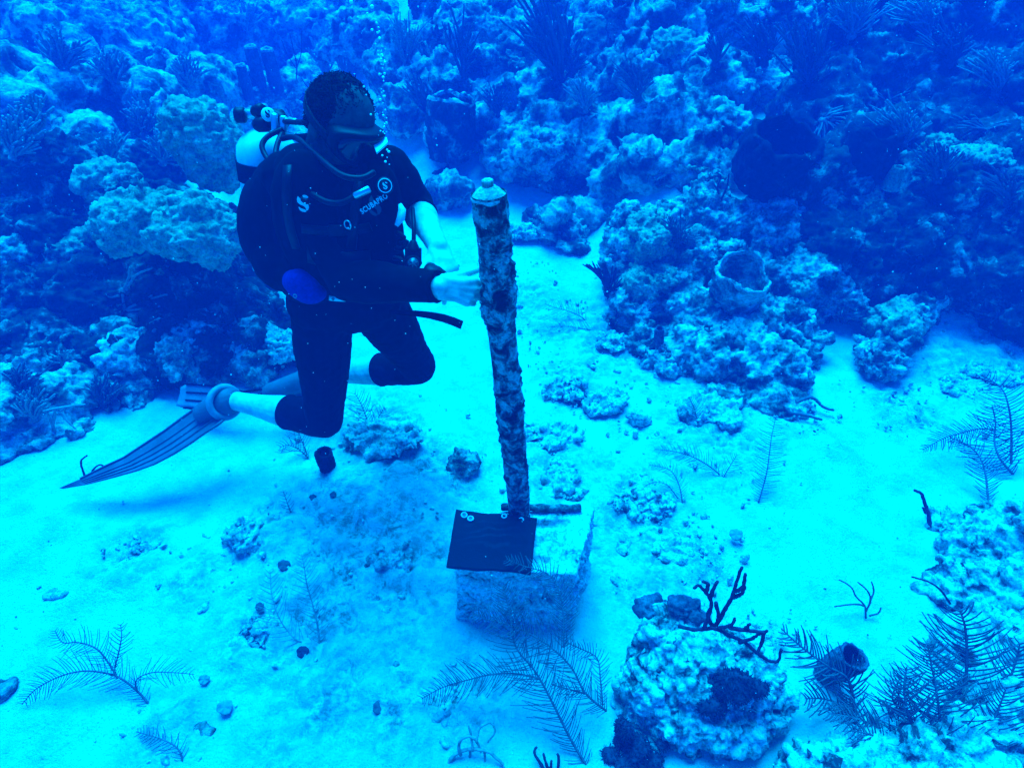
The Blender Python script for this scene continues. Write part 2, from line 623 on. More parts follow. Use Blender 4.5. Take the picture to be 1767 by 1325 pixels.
def rock_from_blobs(blobs, voxel, amp, seed, lump=7.0, smooth=2, extra=0):
    """blobs: (centre, radius or (rx,ry,rz)); extra small knobs are strewn over them"""
    mb = MB()
    r_ = random.Random(seed)
    lst = [(Vector(c), (r, r, r) if not hasattr(r, '__len__') else r) for c, r in blobs]
    for c, r in lst:
        rot = Quaternion((0, 0, 1), r_.uniform(0, 6.28)).to_matrix() if r[0] == r[1] else None
        mb.ell(c, r, rot, 14, 9)
    for k in range(extra):
        c, r = r_.choice(lst)
        th, ph = r_.uniform(0, 6.28), r_.uniform(0.0, 1.9)
        q = Vector((r[0] * math.sin(ph) * math.cos(th), r[1] * math.sin(ph) * math.sin(th), r[2] * math.cos(ph)))
        s = r_.uniform(0.22, 0.5) * min(r)
        mb.ell(c + q * 0.95, (s * r_.uniform(0.8, 1.4), s * r_.uniform(0.8, 1.4), s * r_.uniform(0.6, 1.2)), None, 10, 7)
    v, f, _ = remesh(mb, voxel, smooth)
    v = reefy(v, f, amp, seed, lump)
    return v, f

def spots(lst):
    """(px, py, r_px[, lift, squash]) measured on the photograph -> blobs resting on the sea bed"""
    out = []
    for s in lst:
        px, py, rp = s[:3]
        lift = s[3] if len(s) > 3 else 0.35
        sq = s[4] if len(s) > 4 else 0.85
        p = G(px, py, 0)
        r = rp / FPX * depth_of(p)
        p = G(px, py, r * lift)
        r = rp / FPX * depth_of(p)
        out.append((p, (r, r * 0.95, r * sq)))
    return out

def reef_structure(name, lst, voxel, amp, seed, mat, lump=7.0, extra=0, label=None):
    v, f = rock_from_blobs(spots(lst), voxel, amp, seed, lump, 2, extra)
    return tag(link(name, mesh_from(name, v, f), mat), label, kind='structure')

# right-hand reef, from its sandy foot up the slope
reef_structure('reef_slope', [
    (1120, 590, 46), (1170, 610, 50), (1230, 620, 52), (1290, 610, 60), (1350, 640, 44), (1090, 540, 52), (1075, 480, 44, .8),
    (1115, 430, 78, .6), (1130, 505, 60), (1200, 540, 70), (1195, 450, 70, .6), (1165, 385, 50, .7), (1215, 365, 62, .5), (1300, 555, 70),
    (1360, 560, 60), (1390, 480, 70, .5), (1440, 520, 60), (1260, 395, 60), (1330, 400, 70, .5), (1260, 470, 60, .4), (1310, 480, 60, .4),
    (1250, 690, 40, .1, .4), (1340, 690, 50, .1, .5), (1300, 650, 46, .2),
    (1545, 560, 56), (1520, 610, 50), (1580, 530, 50), (1390, 610, 36)],
    0.009, 1.0, 21, M['reef'], 8.0, 90, 'coral rock slope with pale encrusted tops rising on the right')
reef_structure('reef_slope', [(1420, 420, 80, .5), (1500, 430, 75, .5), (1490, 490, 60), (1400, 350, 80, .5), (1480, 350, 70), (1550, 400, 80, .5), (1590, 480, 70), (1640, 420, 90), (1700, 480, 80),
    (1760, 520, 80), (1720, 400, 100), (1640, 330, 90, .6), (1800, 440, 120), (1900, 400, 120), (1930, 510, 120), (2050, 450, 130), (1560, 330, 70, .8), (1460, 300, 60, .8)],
    0.012, 1.1, 23, M['reef_dark'], 7.0, 60, 'overgrown coral rock coloured dark for shade at the right edge')

# slope behind, towards the top of the frame
reef_structure('reef_slope', [
    (940, 265, 75, .5), (1010, 270, 70, .5), (880, 270, 60, .5), (960, 300, 50), (1080, 220, 60), (1150, 200, 70), (1230, 230, 60), (1240, 160, 70),
    (1000, 190, 70), (920, 190, 70), (850, 180, 60), (840, 230, 50), (780, 240, 50), (760, 150, 60), (1100, 130, 70), (1180, 110, 60), (1000, 100, 80),
    (900, 100, 80), (1260, 60, 70), (1130, 40, 70), (1180, 20, 70), (1020, 40, 60), (920, 30, 70), (1330, 60, 70), (1330, 150, 50), (800, 70, 70), (720, 90, 70),
    (700, 200, 55), (690, 130, 60), (640, 60, 70), (760, 20, 60), (960, 400, 40), (1010, 370, 40), (930, 380, 30), (985, 420, 40, .2, .5), (780, 335, 34), (770, 300, 26), (1200, 280, 50), (1120, 290, 50),
    (1060, 320, 46), (1260, 290, 40)],
    0.017, 1.4, 33, M['reef_far'], 5.0, 150, 'hazy coral rock slope rising behind the post')
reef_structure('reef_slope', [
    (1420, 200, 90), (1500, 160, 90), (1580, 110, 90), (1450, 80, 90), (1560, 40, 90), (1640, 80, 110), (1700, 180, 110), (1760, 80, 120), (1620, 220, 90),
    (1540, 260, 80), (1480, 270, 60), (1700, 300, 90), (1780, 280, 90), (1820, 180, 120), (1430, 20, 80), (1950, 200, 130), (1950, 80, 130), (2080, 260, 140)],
    0.018, 1.4, 38, M['reef_dark'], 5.0, 70, 'steep coral rock coloured dark for shade in the upper right')
# left-hand reef
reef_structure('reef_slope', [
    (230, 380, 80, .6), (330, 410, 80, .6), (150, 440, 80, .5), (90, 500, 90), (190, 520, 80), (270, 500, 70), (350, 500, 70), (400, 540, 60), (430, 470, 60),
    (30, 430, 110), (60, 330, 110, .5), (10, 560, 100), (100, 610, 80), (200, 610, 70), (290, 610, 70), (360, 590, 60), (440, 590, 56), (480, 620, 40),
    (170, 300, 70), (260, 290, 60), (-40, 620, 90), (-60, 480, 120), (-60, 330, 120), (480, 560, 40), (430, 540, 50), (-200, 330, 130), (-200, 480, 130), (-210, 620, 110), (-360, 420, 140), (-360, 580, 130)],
    0.010, 1.1, 47, M['reef_dark'], 7.0, 110, 'overgrown coral rock ledge coloured dark for shade on the left')
reef_structure('reef_slope', [
    (60, 200, 110), (160, 180, 90), (250, 190, 80), (340, 160, 80), (440, 190, 70), (120, 90, 110), (20, 80, 110), (240, 80, 100), (360, 60, 100), (470, 80, 90), (540, 160, 70),
    (560, 60, 90), (-60, 180, 120), (-80, 60, 140), (-230, 200, 140), (-260, 80, 150), (-420, 180, 150), (300, 240, 60), (420, 260, 60), (500, 250, 50), (150, 250, 70)],
    0.024, 1.5, 52, M['reef_far'], 4.5, 60, 'faded blue coral rock sloping away in the upper left')
reef_structure('reef_slope', [(30, 690, 80), (110, 690, 60), (180, 670, 50), (250, 660, 46), (330, 650, 40, .2), (440, 640, 36), (60, 750, 44, .1, .4), (-10, 770, 50, .1, .4), (130, 735, 34, .1, .4),
    (200, 620, 56), (290, 620, 56), (360, 600, 50), (100, 640, 60), (240, 700, 24, .1, .5), (390, 650, 30, .1, .5), (150, 600, 50), (440, 600, 44)],
    0.010, 0.9, 49, M['reef'], 9.0, 90, 'silted paler coral rubble slope at the foot of the left reef')
# near reef in the lower right corner
reef_structure('reef_slope', [
    (1680, 960, 60, .2), (1730, 930, 70), (1660, 1020, 60, .2), (1740, 1040, 80), (1800, 960, 90), (1700, 1120, 70), (1780, 1140, 90), (1640, 900, 36, .1, .5),
    (1720, 1230, 80), (1640, 1270, 70), (1560, 1300, 60), (1780, 1290, 100), (1480, 1320, 60), (1660, 1340, 90), (1400, 1340, 70, .3), (1560, 1370, 90)],
    0.009, 0.6, 61, M['crust'], 13.0, 80, 'mottled coral rock in the lower right corner')

# ================================================================== POST, BLOCK AND PLAQUE
def build_block():
    h = 0.02
    top_z = 0.285
    tl = [G(800, 886, top_z), G(1026, 884, top_z), G(994, 1002, top_z), G(784, 984, top_z)]   # back left, back right, front right, front left
    c = sum(tl, Vector()) / 4
    base = Vector((c.x, c.y, float(terrain(c.x, c.y)) - 0.05))
    loc = Vector((c.x, c.y, base.z))
    zt = max(p.z for p in tl)
    tl = [Vector((p.x, p.y, zt)) for p in tl]
    # solid with a raised rim at the right and a stepped recess in its top
    mb = MB()
    bl, br, fr, fl = tl
    def q(u, v, z):
        a = bl.lerp(br, u)
        b = fl.lerp(fr, u)
        p = a.lerp(b, v)
        return Vector((p.x, p.y, z))
    n = 26
    us = np.linspace(0, 1, n)
    vs = np.linspace(0, 1, n)
    def top(u, v):
        z = zt
        if 0.10 < u < 0.84 and 0.16 < v < 0.84:
            z -= 0.030                                         # shallow recess
            if 0.16 < u < 0.74 and 0.24 < v < 0.76:
                z += 0.020
        return z
    grid = [[q(u, v, top(u, v)) for u in us] for v in vs]
    verts, faces = [], []
    for r in grid:
        verts += r
    for j in range(n - 1):
        for i in range(n - 1):
            faces.append((j * n + i, (j + 1) * n + i, (j + 1) * n + i + 1, j * n + i + 1))
    rim = [(0, i) for i in range(n)] + [(j, n - 1) for j in range(1, n)] + [(n - 1, i) for i in range(n - 2, -1, -1)] + [(j, 0) for j in range(n - 2, 0, -1)]
    m = 16
    prev = [j * n + i for j, i in rim]
    for k in range(1, m + 1):
        cur = []
        for j, i in rim:
            p = grid[j][i].copy()
            p.z = zt + (base.z - zt) * k / m
            cc = Vector((c.x, c.y, p.z))
            p = cc + (p - cc) * (1 + 0.015 * k / m)
            cur.append(len(verts))
            verts.append(p)
        L = len(rim)
        for a in range(L):
            b = (a + 1) % L
            faces.append((prev[a], prev[b], cur[b], cur[a]))
        prev = cur
    faces.append(tuple(prev))
    bm = bmesh.new()
    for p in verts:
        bm.verts.new(p)
    bm.verts.ensure_lookup_table()
    for f in faces:
        bm.faces.new([bm.verts[i] for i in f])
    bmesh.ops.recalc_face_normals(bm, faces=bm.faces)
    tri = bmesh.ops.triangulate(bm, faces=[f for f in bm.faces if len(f.verts) > 4])
    me = bpy.data.meshes.new('t')
    bm.to_mesh(me)
    bm.free()
    o = bpy.data.objects.new('t', me)
    COL.objects.link(o)
    r = o.modifiers.new('r', 'REMESH')
    r.mode = 'VOXEL'
    r.voxel_size = 0.006
    dg = bpy.context.evaluated_depsgraph_get()
    ev = o.evaluated_get(dg)
    v, f, nr = grab(ev.to_mesh())
    ev.to_mesh_clear()
    bpy.data.objects.remove(o)
    nn = normals_of(v, f)
    side = 1 - np.clip(nn[:, 2], 0, 1)
    w = worley(v, 42, 5)
    shell = np.clip(0.5 - w, 0, 1) * np.clip(0.4 + 1.6 * fbm(v, 9, 2, 77), 0, 1.4)
    v = v + nn * (0.006 * fbm(v, 14, 3, 71) + (0.2 + 0.8 * side) * (0.044 * shell + 0.007 * fbm(v, 70, 2, 72) + 0.020 * np.clip(fbm(v, 7, 3, 79), -.2, .6)))[:, None]
    e = empty('concrete_block', loc, 'square pale concrete block encrusted with shells under the post', 'block')
    M['block'] = patchy('crusted_concrete', (0.08, 0.08, 0.07), (0.42, 0.40, 0.35), (0.62, 0.60, 0.54), 15, (0.34, 0.41, 0.52), 85, bdist=0.008)
    link('block_body', mesh_from('block_body', v - np.array(loc), f), M['block'], e)
    # bar lying across the back of the top
    M['iron'] = patchy('rusted_iron', (0.02, 0.02, 0.018), (0.07, 0.065, 0.055), (0.28, 0.26, 0.22), 30, (0.36, 0.5, 0.66), 110, bdist=0.006)
    a, b = P(868, 890, 2.06), P(998, 895, 2.06)
    a.z = b.z = zt + 0.014
    pts = [a.lerp(b, k / 8) + Vector((0, random.uniform(-.004, .004), random.uniform(-.003, .003))) for k in range(9)]
    MB().tube(pts, [0.013 + random.uniform(-.002, .003) for _ in pts], 10).build('crossbar', M['iron'], e)
    return e, zt

block, BZ = build_block()

def build_post():
    bot, top = P(897, 893, 2.045), P(843, 334, 1.372)
    bot.z = BZ - 0.01
    ax = (top - bot)
    L = ax.length
    axn = ax.normalized()
    nseg, nr = 300, 72
    q = Vector((1, 0, 0))
    a = (q - axn * q.dot(axn)).normalized()
    b = axn.cross(a)
    t = np.repeat(np.linspace(0, 1, nseg), nr)
    w = np.tile(np.arange(nr) * 2 * np.pi / nr, nseg)
    rad = 0.0335 + 0.0050 * t
    # a thicker coupling at two thirds of the height
    rad = rad + 0.0055 * sstep(.695, .71, t) * sstep(.79, .775, t)
    c = np.array(bot)[None] + np.array(ax)[None] * t[:, None]
    d = np.array(a)[None] * np.cos(w)[:, None] + np.array(b)[None] * np.sin(w)[:, None]
    s = c + d * rad[:, None]
    cov = fbm(s, 10, 4, 91)
    grow = np.clip(cov + 0.24, 0, 1) * sstep(1.0, .9, t)
    knob = np.clip(0.55 - worley(s, 55, 93), 0, 1)
    rad = rad + grow * (0.008 + 0.034 * knob) + 0.0045 * fbm(s, 60, 3, 95) * (grow > 0.02) + 0.004 * np.clip(fbm(s, 5, 2, 97), 0, 1)
    rad = rad + 0.006 * np.clip(vnoise(s, 7, 98), 0, 1) * sstep(.60, .72, t) * sstep(.86, .76, t)
    s = c + d * rad[:, None] - np.array(bot)[None]
    idx = np.arange(nseg * nr).reshape(nseg, nr)
    nx_ = np.roll(idx, -1, axis=1)
    quads = np.stack([idx[:-1], nx_[:-1], nx_[1:], idx[1:]], -1).reshape(-1, 4)
    e = empty('mooring_post', bot, 'upright round post with dark and pale crusts standing on the concrete block', 'post')
    M['post'] = patchy('post_growth', (0.010, 0.010, 0.010), (0.10, 0.095, 0.085), (0.42, 0.40, 0.35), 27, (0.42, 0.49, 0.58), 105, bstr=0.9, bdist=0.014)
    link('shaft', mesh_from('shaft', s, quads), M['post'], e)
    M['capm'] = patchy('silted_pvc', (0.10, 0.10, 0.08), (0.40, 0.38, 0.33), (0.52, 0.50, 0.44), 26, (0.32, 0.42, 0.55), 110)
    cap = MB().lathe(top - axn * 0.012, axn, [(-0.012, 0.036), (0.0, 0.0395), (0.006, 0.0400), (0.008, 0.038), (0.012, 0.035), (0.022, 0.026), (0.028, 0.017), (0.030, 0.0)], 40)
    cv = np.array(cap.v)
    cap.v = [tuple(x) for x in cv + .0035 * np.stack([fbm(cv, 45, 3, 3), fbm(cv, 45, 3, 4), fbm(cv, 45, 3, 5)], 1)]
    cp = cap.build('cap', M['capm'], e)
    nut = MB().lathe(top + axn * 0.014, axn, [(0, 0.0125), (0.016, 0.0125), (0.018, 0.011), (0.0185, 0)], 6)
    for k in range(18):
        w_ = 2 * math.pi * k / 18
        dd = a * math.cos(w_) + b * math.sin(w_)
        nut.tube([top + axn * 0.017 + dd * 0.0125, top + axn * 0.030 + dd * 0.0125], 0.0012, 5)
    nut.build('bolt_head', M['rubble'], cp)
    # worm tube near the top
    wp = [P(863, 352, 1.33), P(867, 357, 1.33), P(861, 364, 1.33), P(859, 371, 1.335), P(855, 374, 1.34)]
    return e, bot, axn, L

post, POST_B, POST_AX, POST_L = build_post()

def build_plaque():
    z = BZ + 0.030
    c = [P(788, 882, 1), P(928, 892, 1), P(917, 989, 1), P(769, 979, 1)]
    c = []
    for (x, y), zz in (((787, 881), z + .005), ((927, 894), z + 0.012), ((916, 989), z + 0.006), ((770, 979), z - 0.004)):
        u, v = (x - CX) / FPX, (y - CY) / FPX
        d = (CAM_H - zz) / (SN + v * CS)
        c.append(P(x, y, d))
    bl, br, fr, fl = c
    ctr = sum(c, Vector()) / 4
    n, m = 44, 32
    up = (br - bl).cross(fl - bl).normalized()
    if up.z < 0:
        up = -up
    verts, faces = [], []
    for sgn in (1, -1):
        for j in range(m + 1):
            for i in range(n + 1):
                u, v = i / n, j / m
                p = bl.lerp(br, u).lerp(fl.lerp(fr, u), v)
                edge = min(u, 1 - u) * min(v, 1 - v)
                h = 0.0035 * math.sin(9 * v + 3 * math.sin(4 * u)) * edge * 8 + 0.003 * math.sin(16 * u + 6 * v) * edge * 3
                h += 0.004 * (abs(u - 0.5) * 2) ** 4 * (1 if v < .5 else -1) * 0.5
                jag = 0.0022 * (math.sin(9 * u + 5) + .5 * math.sin(21 * u)) * (1 if v in (0, 1) else 0)
                p = p + up * (h + sgn * 0.004) + (fl - bl).normalized() * jag
                # pinched corners
                verts.append(p)
    W = n + 1
    off = W * (m + 1)
    for j in range(m):
        for i in range(n):
            a0 = j * W + i
            faces.append((a0, a0 + W, a0 + W + 1, a0 + 1))
            faces.append((off + a0, off + a0 + 1, off + a0 + W + 1, off + a0 + W))
    ed = [(0, i) for i in range(n)] + [(j, n) for j in range(m)] + [(m, i) for i in range(n, 0, -1)] + [(j, 0) for j in range(m, 0, -1)]
    ids = [j * W + i for j, i in ed]
    for k in range(len(ids)):
        a0, b0 = ids[k], ids[(k + 1) % len(ids)]
        faces.append((a0, b0, off + b0, off + a0))
    mat, t, b = new_mat('dark_plaque', 0.75)
    # faint worn wave marks in the middle of the sheet
    tc = t.nodes.new('ShaderNodeTexCoord')
    wv = t.nodes.new('ShaderNodeTexWave')
    wv.inputs['Scale'].default_value = 11
    wv.inputs['Distortion'].default_value = 9
    wv.inputs['Detail'].default_value = 3
    wv.bands_direction = 'Y'
    t.links.new(tc.outputs['Object'], wv.inputs['Vector'])
    gr = t.nodes.new('ShaderNodeVectorMath')
    gr.operation = 'LENGTH'
    mp = t.nodes.new('ShaderNodeMapping')
    mp.inputs['Scale'].default_value = (8, 12, 8)
    mp.inputs['Location'].default_value = (0.05, -0.3, 0)
    t.links.new(tc.outputs['Object'], mp.inputs[0])
    t.links.new(mp.outputs[0], gr.inputs[0])
    msk = ramp(t, gr.outputs['Value'], [(0.35, 1.0), (0.95, 0.0)])
    mu = t.nodes.new('ShaderNodeMath')
    mu.operation = 'MULTIPLY'
    t.links.new(ramp(t, wv.outputs[0], [(0.55, 0.0), (0.95, 1.0)]), mu.inputs[0])
    t.links.new(msk, mu.inputs[1])
    mu2 = t.nodes.new('ShaderNodeMath')
    mu2.operation = 'MULTIPLY'
    t.links.new(mu.outputs[0], mu2.inputs[0])
    t.links.new(ramp(t, noise_node(t, 30, 3), [(0.3, 0.2), (0.7, 1)]), mu2.inputs[1])
    t.links.new(mix(t, mu2.outputs[0], (0.004, 0.004, 0.006), (0.020, 0.020, 0.026)), b.inputs['Base Color'])
    bump(t, b, noise_node(t, 180, 3), 0.4, 0.002)
    e = empty('plaque', ctr, 'flat dark plaque with pale ring eyelets along its back edge lying on the concrete block', 'plaque')
    link('sheet', mesh_from('sheet', np.array([v[:] for v in verts]) - np.array(ctr), faces), mat, e)
    for x, y, R in ((801, 889, .0085), (812, 895, .0085), (870, 891, .0075), (899, 898, .0078), (914, 896, .0068)):
        zz = z + 0.010
        v = (y - CY) / FPX
        p = P(x, y, (CAM_H - zz) / (SN + v * CS))
        tl = Vector((random.uniform(-.25, .25), random.uniform(-.3, .1), 1))
        g = MB().ring(p + Vector((0, 0, .002)), tl, R, .0026, 24, 8)
        ey = g.build('eyelet', M['white'], e)
        if R > .008:
            MB().lathe(p - Vector((0, 0, .001)), tl, [(0, R - .002), (.0022, R - .002), (.0024, 0)], 18).build('washer', M['grey'], ey)
    # upright screw in the corner eyelet
    sp = P(914, 895, 2.03)
    zz = z + .010
    sp = P(914, 897, (CAM_H - zz) / (SN + (897 - CY) / FPX * CS))
    MB().tube([sp, sp + Vector((0, 0, .028))], .0022, 8).build('screw', M['steel'], e)
    return e

build_plaque()

# ================================================================== DIVER
def axes(f, up):
    F = Vector(f).normalized()
    U = Vector(up)
    U = (U - F * U.dot(F)).normalized()
    return F, U, F.cross(U)

HC = P(590, 220, 1.59)
HF, HU, HR = axes((0.67, -0.61, -0.40), (0.30, 0, 1))
def hd(f, u, r):
    return HC + HF * f + HU * u + HR * r
HROT = Matrix((HR, HF, HU)).transposed()

J = dict(
    pelvis=P(585, 500, 1.90), hipR=P(556, 520, 1.90), hipL=P(640, 512, 1.92), kneeR=P(560, 724, 2.20), kneeL=P(722, 632, 2.30),
    ankR=P(398, 690, 2.42), ankL=P(548, 648, 2.62), waist=P(582, 440, 1.83), chest=P(582, 345, 1.70), neck=P(563, 268, 1.68),
    shR=P(492, 305, 1.67), shL=P(672, 296, 1.66), elR=P(600, 485, 1.66), wrR=P(757, 495, 1.53), elL=P(716, 352, 1.80), wrL=P(757, 428, 1.60))

def limb(mb, a, b, ra, rb, bulge=0.0, flat_a=False, flat_b=False, n=20, at=0.35, m=9):
    a, b = Vector(a), Vector(b)
    pts, rs = [], []
    for k in range(m):
        t = k / (m - 1)
        pts.append(a.lerp(b, t))
        rs.append(ra + (rb - ra) * t + bulge * math.exp(-((t - at) / 0.25) ** 2))
    mb.tube(pts, rs, n, round_end=False)
    if not flat_a:
        mb.ell(a, ra, None, 16, 10)
    if not flat_b:
        mb.ell(b, rb, None, 16, 10)

def finger(mb, base, d, pn, lens, r0, curls):
    """phalanges from base along d, each bent towards the palm normal pn"""
    d, pn = Vector(d).normalized(), Vector(pn).normalized()
    ax = d.cross(pn).normalized()
    p = Vector(base)
    r = r0
    mb.ell(p, r, None, 10, 8)
    for L, c in zip(lens, curls):
        d = Quaternion(ax, math.radians(c)) @ d
        q = p + d * L
        mb.tube([p, p.lerp(q, .5), q], [r, r * .95, r * .9], 10, round_end=False)
        r *= .9
        mb.ell(q, r, None, 10, 8)
        p = q
    return p

def hand(mb, wrist, d, pn, thumb_side, curls, thumb_dir, thumb_curl=(10, 15), s=1.0, splay=4):
    d = Vector(d).normalized()
    pn = Vector(pn)
    pn = (pn - d * pn.dot(d)).normalized()
    t = Vector(thumb_side)
    t = (t - d * t.dot(d) - pn * t.dot(pn)).normalized()
    knuck = []
    for k, off in enumerate((0.030, 0.010, -0.010, -0.028)):
        ln = (0.088, 0.092, 0.087, 0.078)[k] * s
        kp = wrist + d * ln + t * off * s - pn * 0.004
        knuck.append(kp)
        mb.tube([wrist + t * off * 0.62 * s, wrist.lerp(kp, .6) - pn * .003, kp], [0.0165 * s, 0.0145 * s, 0.0118 * s], 12, round_end=False)
        mb.ell(kp, 0.0118 * s, None, 10, 8)
        LL = ((.040, .024, .020), (.044, .028, .021), (.041, .026, .020), (.032, .019, .018))[k]
        dd = Quaternion(pn, 0) @ d + t * math.tan(math.radians(splay * (1.5 - k)))
        finger(mb, kp, dd, pn, [x * s for x in LL], (0.0098, .0100, .0096, .0086)[k] * s, curls[k])
    mb.ell(wrist + d * .05 * s + pn * .004, (.030 * s, .030 * s, .030 * s), Matrix.Identity(3), 12, 8) if False else None
    tb = wrist + d * .022 * s + t * .026 * s + pn * .008
    mb.tube([wrist + t * .010, tb], [.016 * s, .0155 * s], 12)
    finger(mb, tb, thumb_dir, pn, [.040 * s, .032 * s, .024 * s], .0125 * s, (0,) + tuple(thumb_curl))

OCT = []
def build_person():
    root = empty('person', (J['pelvis'].x, J['pelvis'].y, float(terrain(J['pelvis'].x, J['pelvis'].y))),
                 'diver in a black wetsuit kneeling in the water with one hand on the post', 'person')
    # ---- body: one continuous skin
    mb = MB()
    mb.ell(hd(-.012, .028, 0), (.076, .094, .090), HROT, 24, 16)          # cranium
    mb.ell(hd(.030, -.020, 0), (.066, .066, .085), HROT, 20, 14)          # face
    mb.ell(hd(.042, -.078, 0), (.050, .050, .040), HROT, 18, 12)          # jaw
    mb.ell(hd(.074, -.098, 0), (.026, .020, .018), HROT, 14, 10)          # chin
    mb.tube([hd(.088, .018, 0), hd(.108, -.022, 0)], [.009, .015], 10)    # nose
    mb.ell(hd(.078, .032, .030), (.024, .014, .010), HROT, 12, 8)         # brows
    mb.ell(hd(.078, .032, -.030), (.024, .014, .010), HROT, 12, 8)
    mb.ell(hd(.088, -.062, 0), (.024, .010, .009), HROT, 12, 8)           # lips
    for s in (-1, 1):
        mb.ell(hd(-.012, -.012, .076 * s), (.010, .020, .032), HROT, 12, 10)   # ears
        mb.ell(hd(.060, -.030, .044 * s), (.022, .022, .026), HROT, 12, 8)     # cheeks
        mb.tube([hd(-.005, -.050, .060 * s), hd(.060, -.092, .030 * s)], [.022, .020], 12)   # jaw line
    mb.tube([hd(-.030, -.050, 0), J['neck'], J['neck'].lerp(J['chest'], .35)], [.058, .060, .075], 20)
    spine = [J['pelvis'], J['waist'], J['chest'], J['neck'].lerp(J['chest'], .3)]
    mb.tube(spine, [.14, .13, .145, .10], 24, flat=.72, ref=(1, 0, 0))
    for s in 'RL':
        limb(mb, J['sh' + s], J['neck'].lerp(J['chest'], .3), .060, .07)
        limb(mb, J['sh' + s], J['el' + s], .054, .042, .004)
        limb(mb, J['el' + s], J['wr' + s], .043, .027, .007)
        limb(mb, J['hip' + s], J['knee' + s], .084, .055, .006)
        limb(mb, J['knee' + s], J['ank' + s], .053, .036, .014)
    limb(mb, J['hipR'], J['hipL'], .095, .095)
    # feet reach into the fin pockets
    fR, fL = P(358, 708, 2.43), P(500, 668, 2.66)
    limb(mb, J['ankR'], J['ankR'].lerp(fR, 1.0), .036, .030)
    limb(mb, J['ankL'], fL, .036, .030)
    # right hand closes round the far side of the post
    wr = J['wrR']
    pc = P(853, 506, 1.535)
    d = (P(822, 506, 1.555) - wr)
    away = Vector((0.12, .85, -.5))
    C = [(30, 45, 40), (35, 45, 40), (38, 48, 40), (45, 48, 40)]
    hand(mb, wr, d, away, (0.1, -.3, 1), C, Vector((1, .35, .12)), (18, 30), 0.98, 2)
    # left hand: fingers run down behind the torch, thumb to the left
    wl = J['wrL']
    d = P(772, 476, 1.56) - wl
    hand(mb, wl, d, Vector((-.35, .75, -.35)), (-1, -.2, .1), [(22, 30, 25), (22, 32, 25), (25, 35, 30), (30, 40, 30)], P(735, 466, 1.53) - P(752, 440, 1.585), (8, 8), .92, 5)
    v, f, n = remesh(mb, 0.0038, 3)
    v = v + n * (0.0008 * fbm(v, 60, 2, 5))[:, None]
    body = link('body', mesh_from('body', v - np.array(root.location), f), M['skin'], root)
    body.data.materials.append(M['face'])  # head faces take the skin copy that has shade in its colour
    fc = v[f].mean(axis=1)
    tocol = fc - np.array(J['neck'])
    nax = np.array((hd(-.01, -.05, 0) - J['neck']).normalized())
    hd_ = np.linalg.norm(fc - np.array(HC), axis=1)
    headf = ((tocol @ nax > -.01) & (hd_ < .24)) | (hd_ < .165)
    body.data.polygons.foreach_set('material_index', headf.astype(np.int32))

    # ---- hair
    hb = MB()
    hb.ell(hd(-.022, .036, 0), (.0805, .090, .085), HROT, 28, 18)
    hb.ell(hd(-.055, .000, 0), (.068, .050, .070), HROT, 20, 14)
    v, f, n = remesh(hb, .005, 1)
    v = v + n * (.004 * fbm(v, 26, 3, 8) + .003 * fbm(v, 90, 2, 9))[:, None]
    hm = MB()
    hm.v = [tuple(p) for p in v]
    hm.f = [tuple(int(i) for i in q) for q in f]
    r_ = random.Random(5)
    for k in range(2200):
        i = r_.randrange(len(v))
        p, nn = Vector(v[i]), Vector(n[i])
        fl = Vector((r_.uniform(-.8, .8), r_.uniform(-.8, .8), r_.uniform(-.4, .8)))
        q = p + (nn * .10 + fl - nn * fl.dot(nn) * .8).normalized() * r_.uniform(.007, .013)
        hm.tube([p - nn * .001, p.lerp(q, .5) + nn * .002, q], [.0014, .0011, .0005], 4, round_end=False)
    hm.build('hair', M['hair'], root)
    # ---- wetsuit
    sb = MB()
    sb.tube(spine, [.155, .140, .158, .115], 26, flat=.74, ref=(1, 0, 0))
    sb.tube([J['neck'].lerp(J['chest'], .5), J['neck'].lerp(J['chest'], .12)], [.095, .074], 22, round_end=False)
    for s in 'RL':
        limb(sb, J['sh' + s], J['neck'].lerp(J['chest'], .35), .066, .075)
        limb(sb, J['sh' + s], J['el' + s], .063, .052, .004)
    limb(sb, J['elR'], J['wrR'].lerp(J['elR'], .02), .054, .040, .006, flat_b=True)
    limb(sb, J['elL'], J['elL'].lerp(J['wrL'], .30), .052, .047, 0, flat_b=True)
    for s in 'RL':
        limb(sb, J['hip' + s], J['knee' + s], .096, .066, .006)
        cut = .36 if s == 'R' else .34
        limb(sb, J['knee' + s], J['knee' + s].lerp(J['ank' + s], cut), .066, .064, .004, flat_b=True)
    limb(sb, J['hipR'], J['hipL'], .108, .104)
    sb.ell(J['pelvis'].lerp(J['hipL'], .3) + Vector((0, -.02, -.01)), (.12, .10, .12))
    v, f, n = remesh(sb, .006, 3)
    v = v + n * (.0045 * fbm(v, 9, 3, 12) + 0.0013 * (1 - np.abs(fbm(v * np.array([1, 1, 2.2]), 14, 2, 17)) * 3) + .0010 * fbm(v, 50, 2, 13))[:, None]
    suit = link('wetsuit', mesh_from('wetsuit', v - np.array(root.location), f), M['suit'], root)

    cm = MB()
    nb = J['neck'].lerp(J['chest'], .18)
    cm.tube([nb, J['neck'], J['neck'].lerp(hd(-.03, -.06, 0), .45)], [.084, .074, .068], 26, round_end=False)
    v, f, n = remesh(cm, .005, 2)
    v = v + n * (.002 * fbm(v, 20, 2, 14))[:, None]
    link('collar', mesh_from('collar', v - np.array(root.location), f), M['collar'], suit)
    # ---- buoyancy vest
    vb = MB()
    def el(px, py, d, rx, ry, rz, tilt=0):
        rot = Quaternion((0, 1, 0), math.radians(tilt)).to_matrix()
        vb.ell(P(px, py, d), (rx, ry, rz), rot, 20, 14)
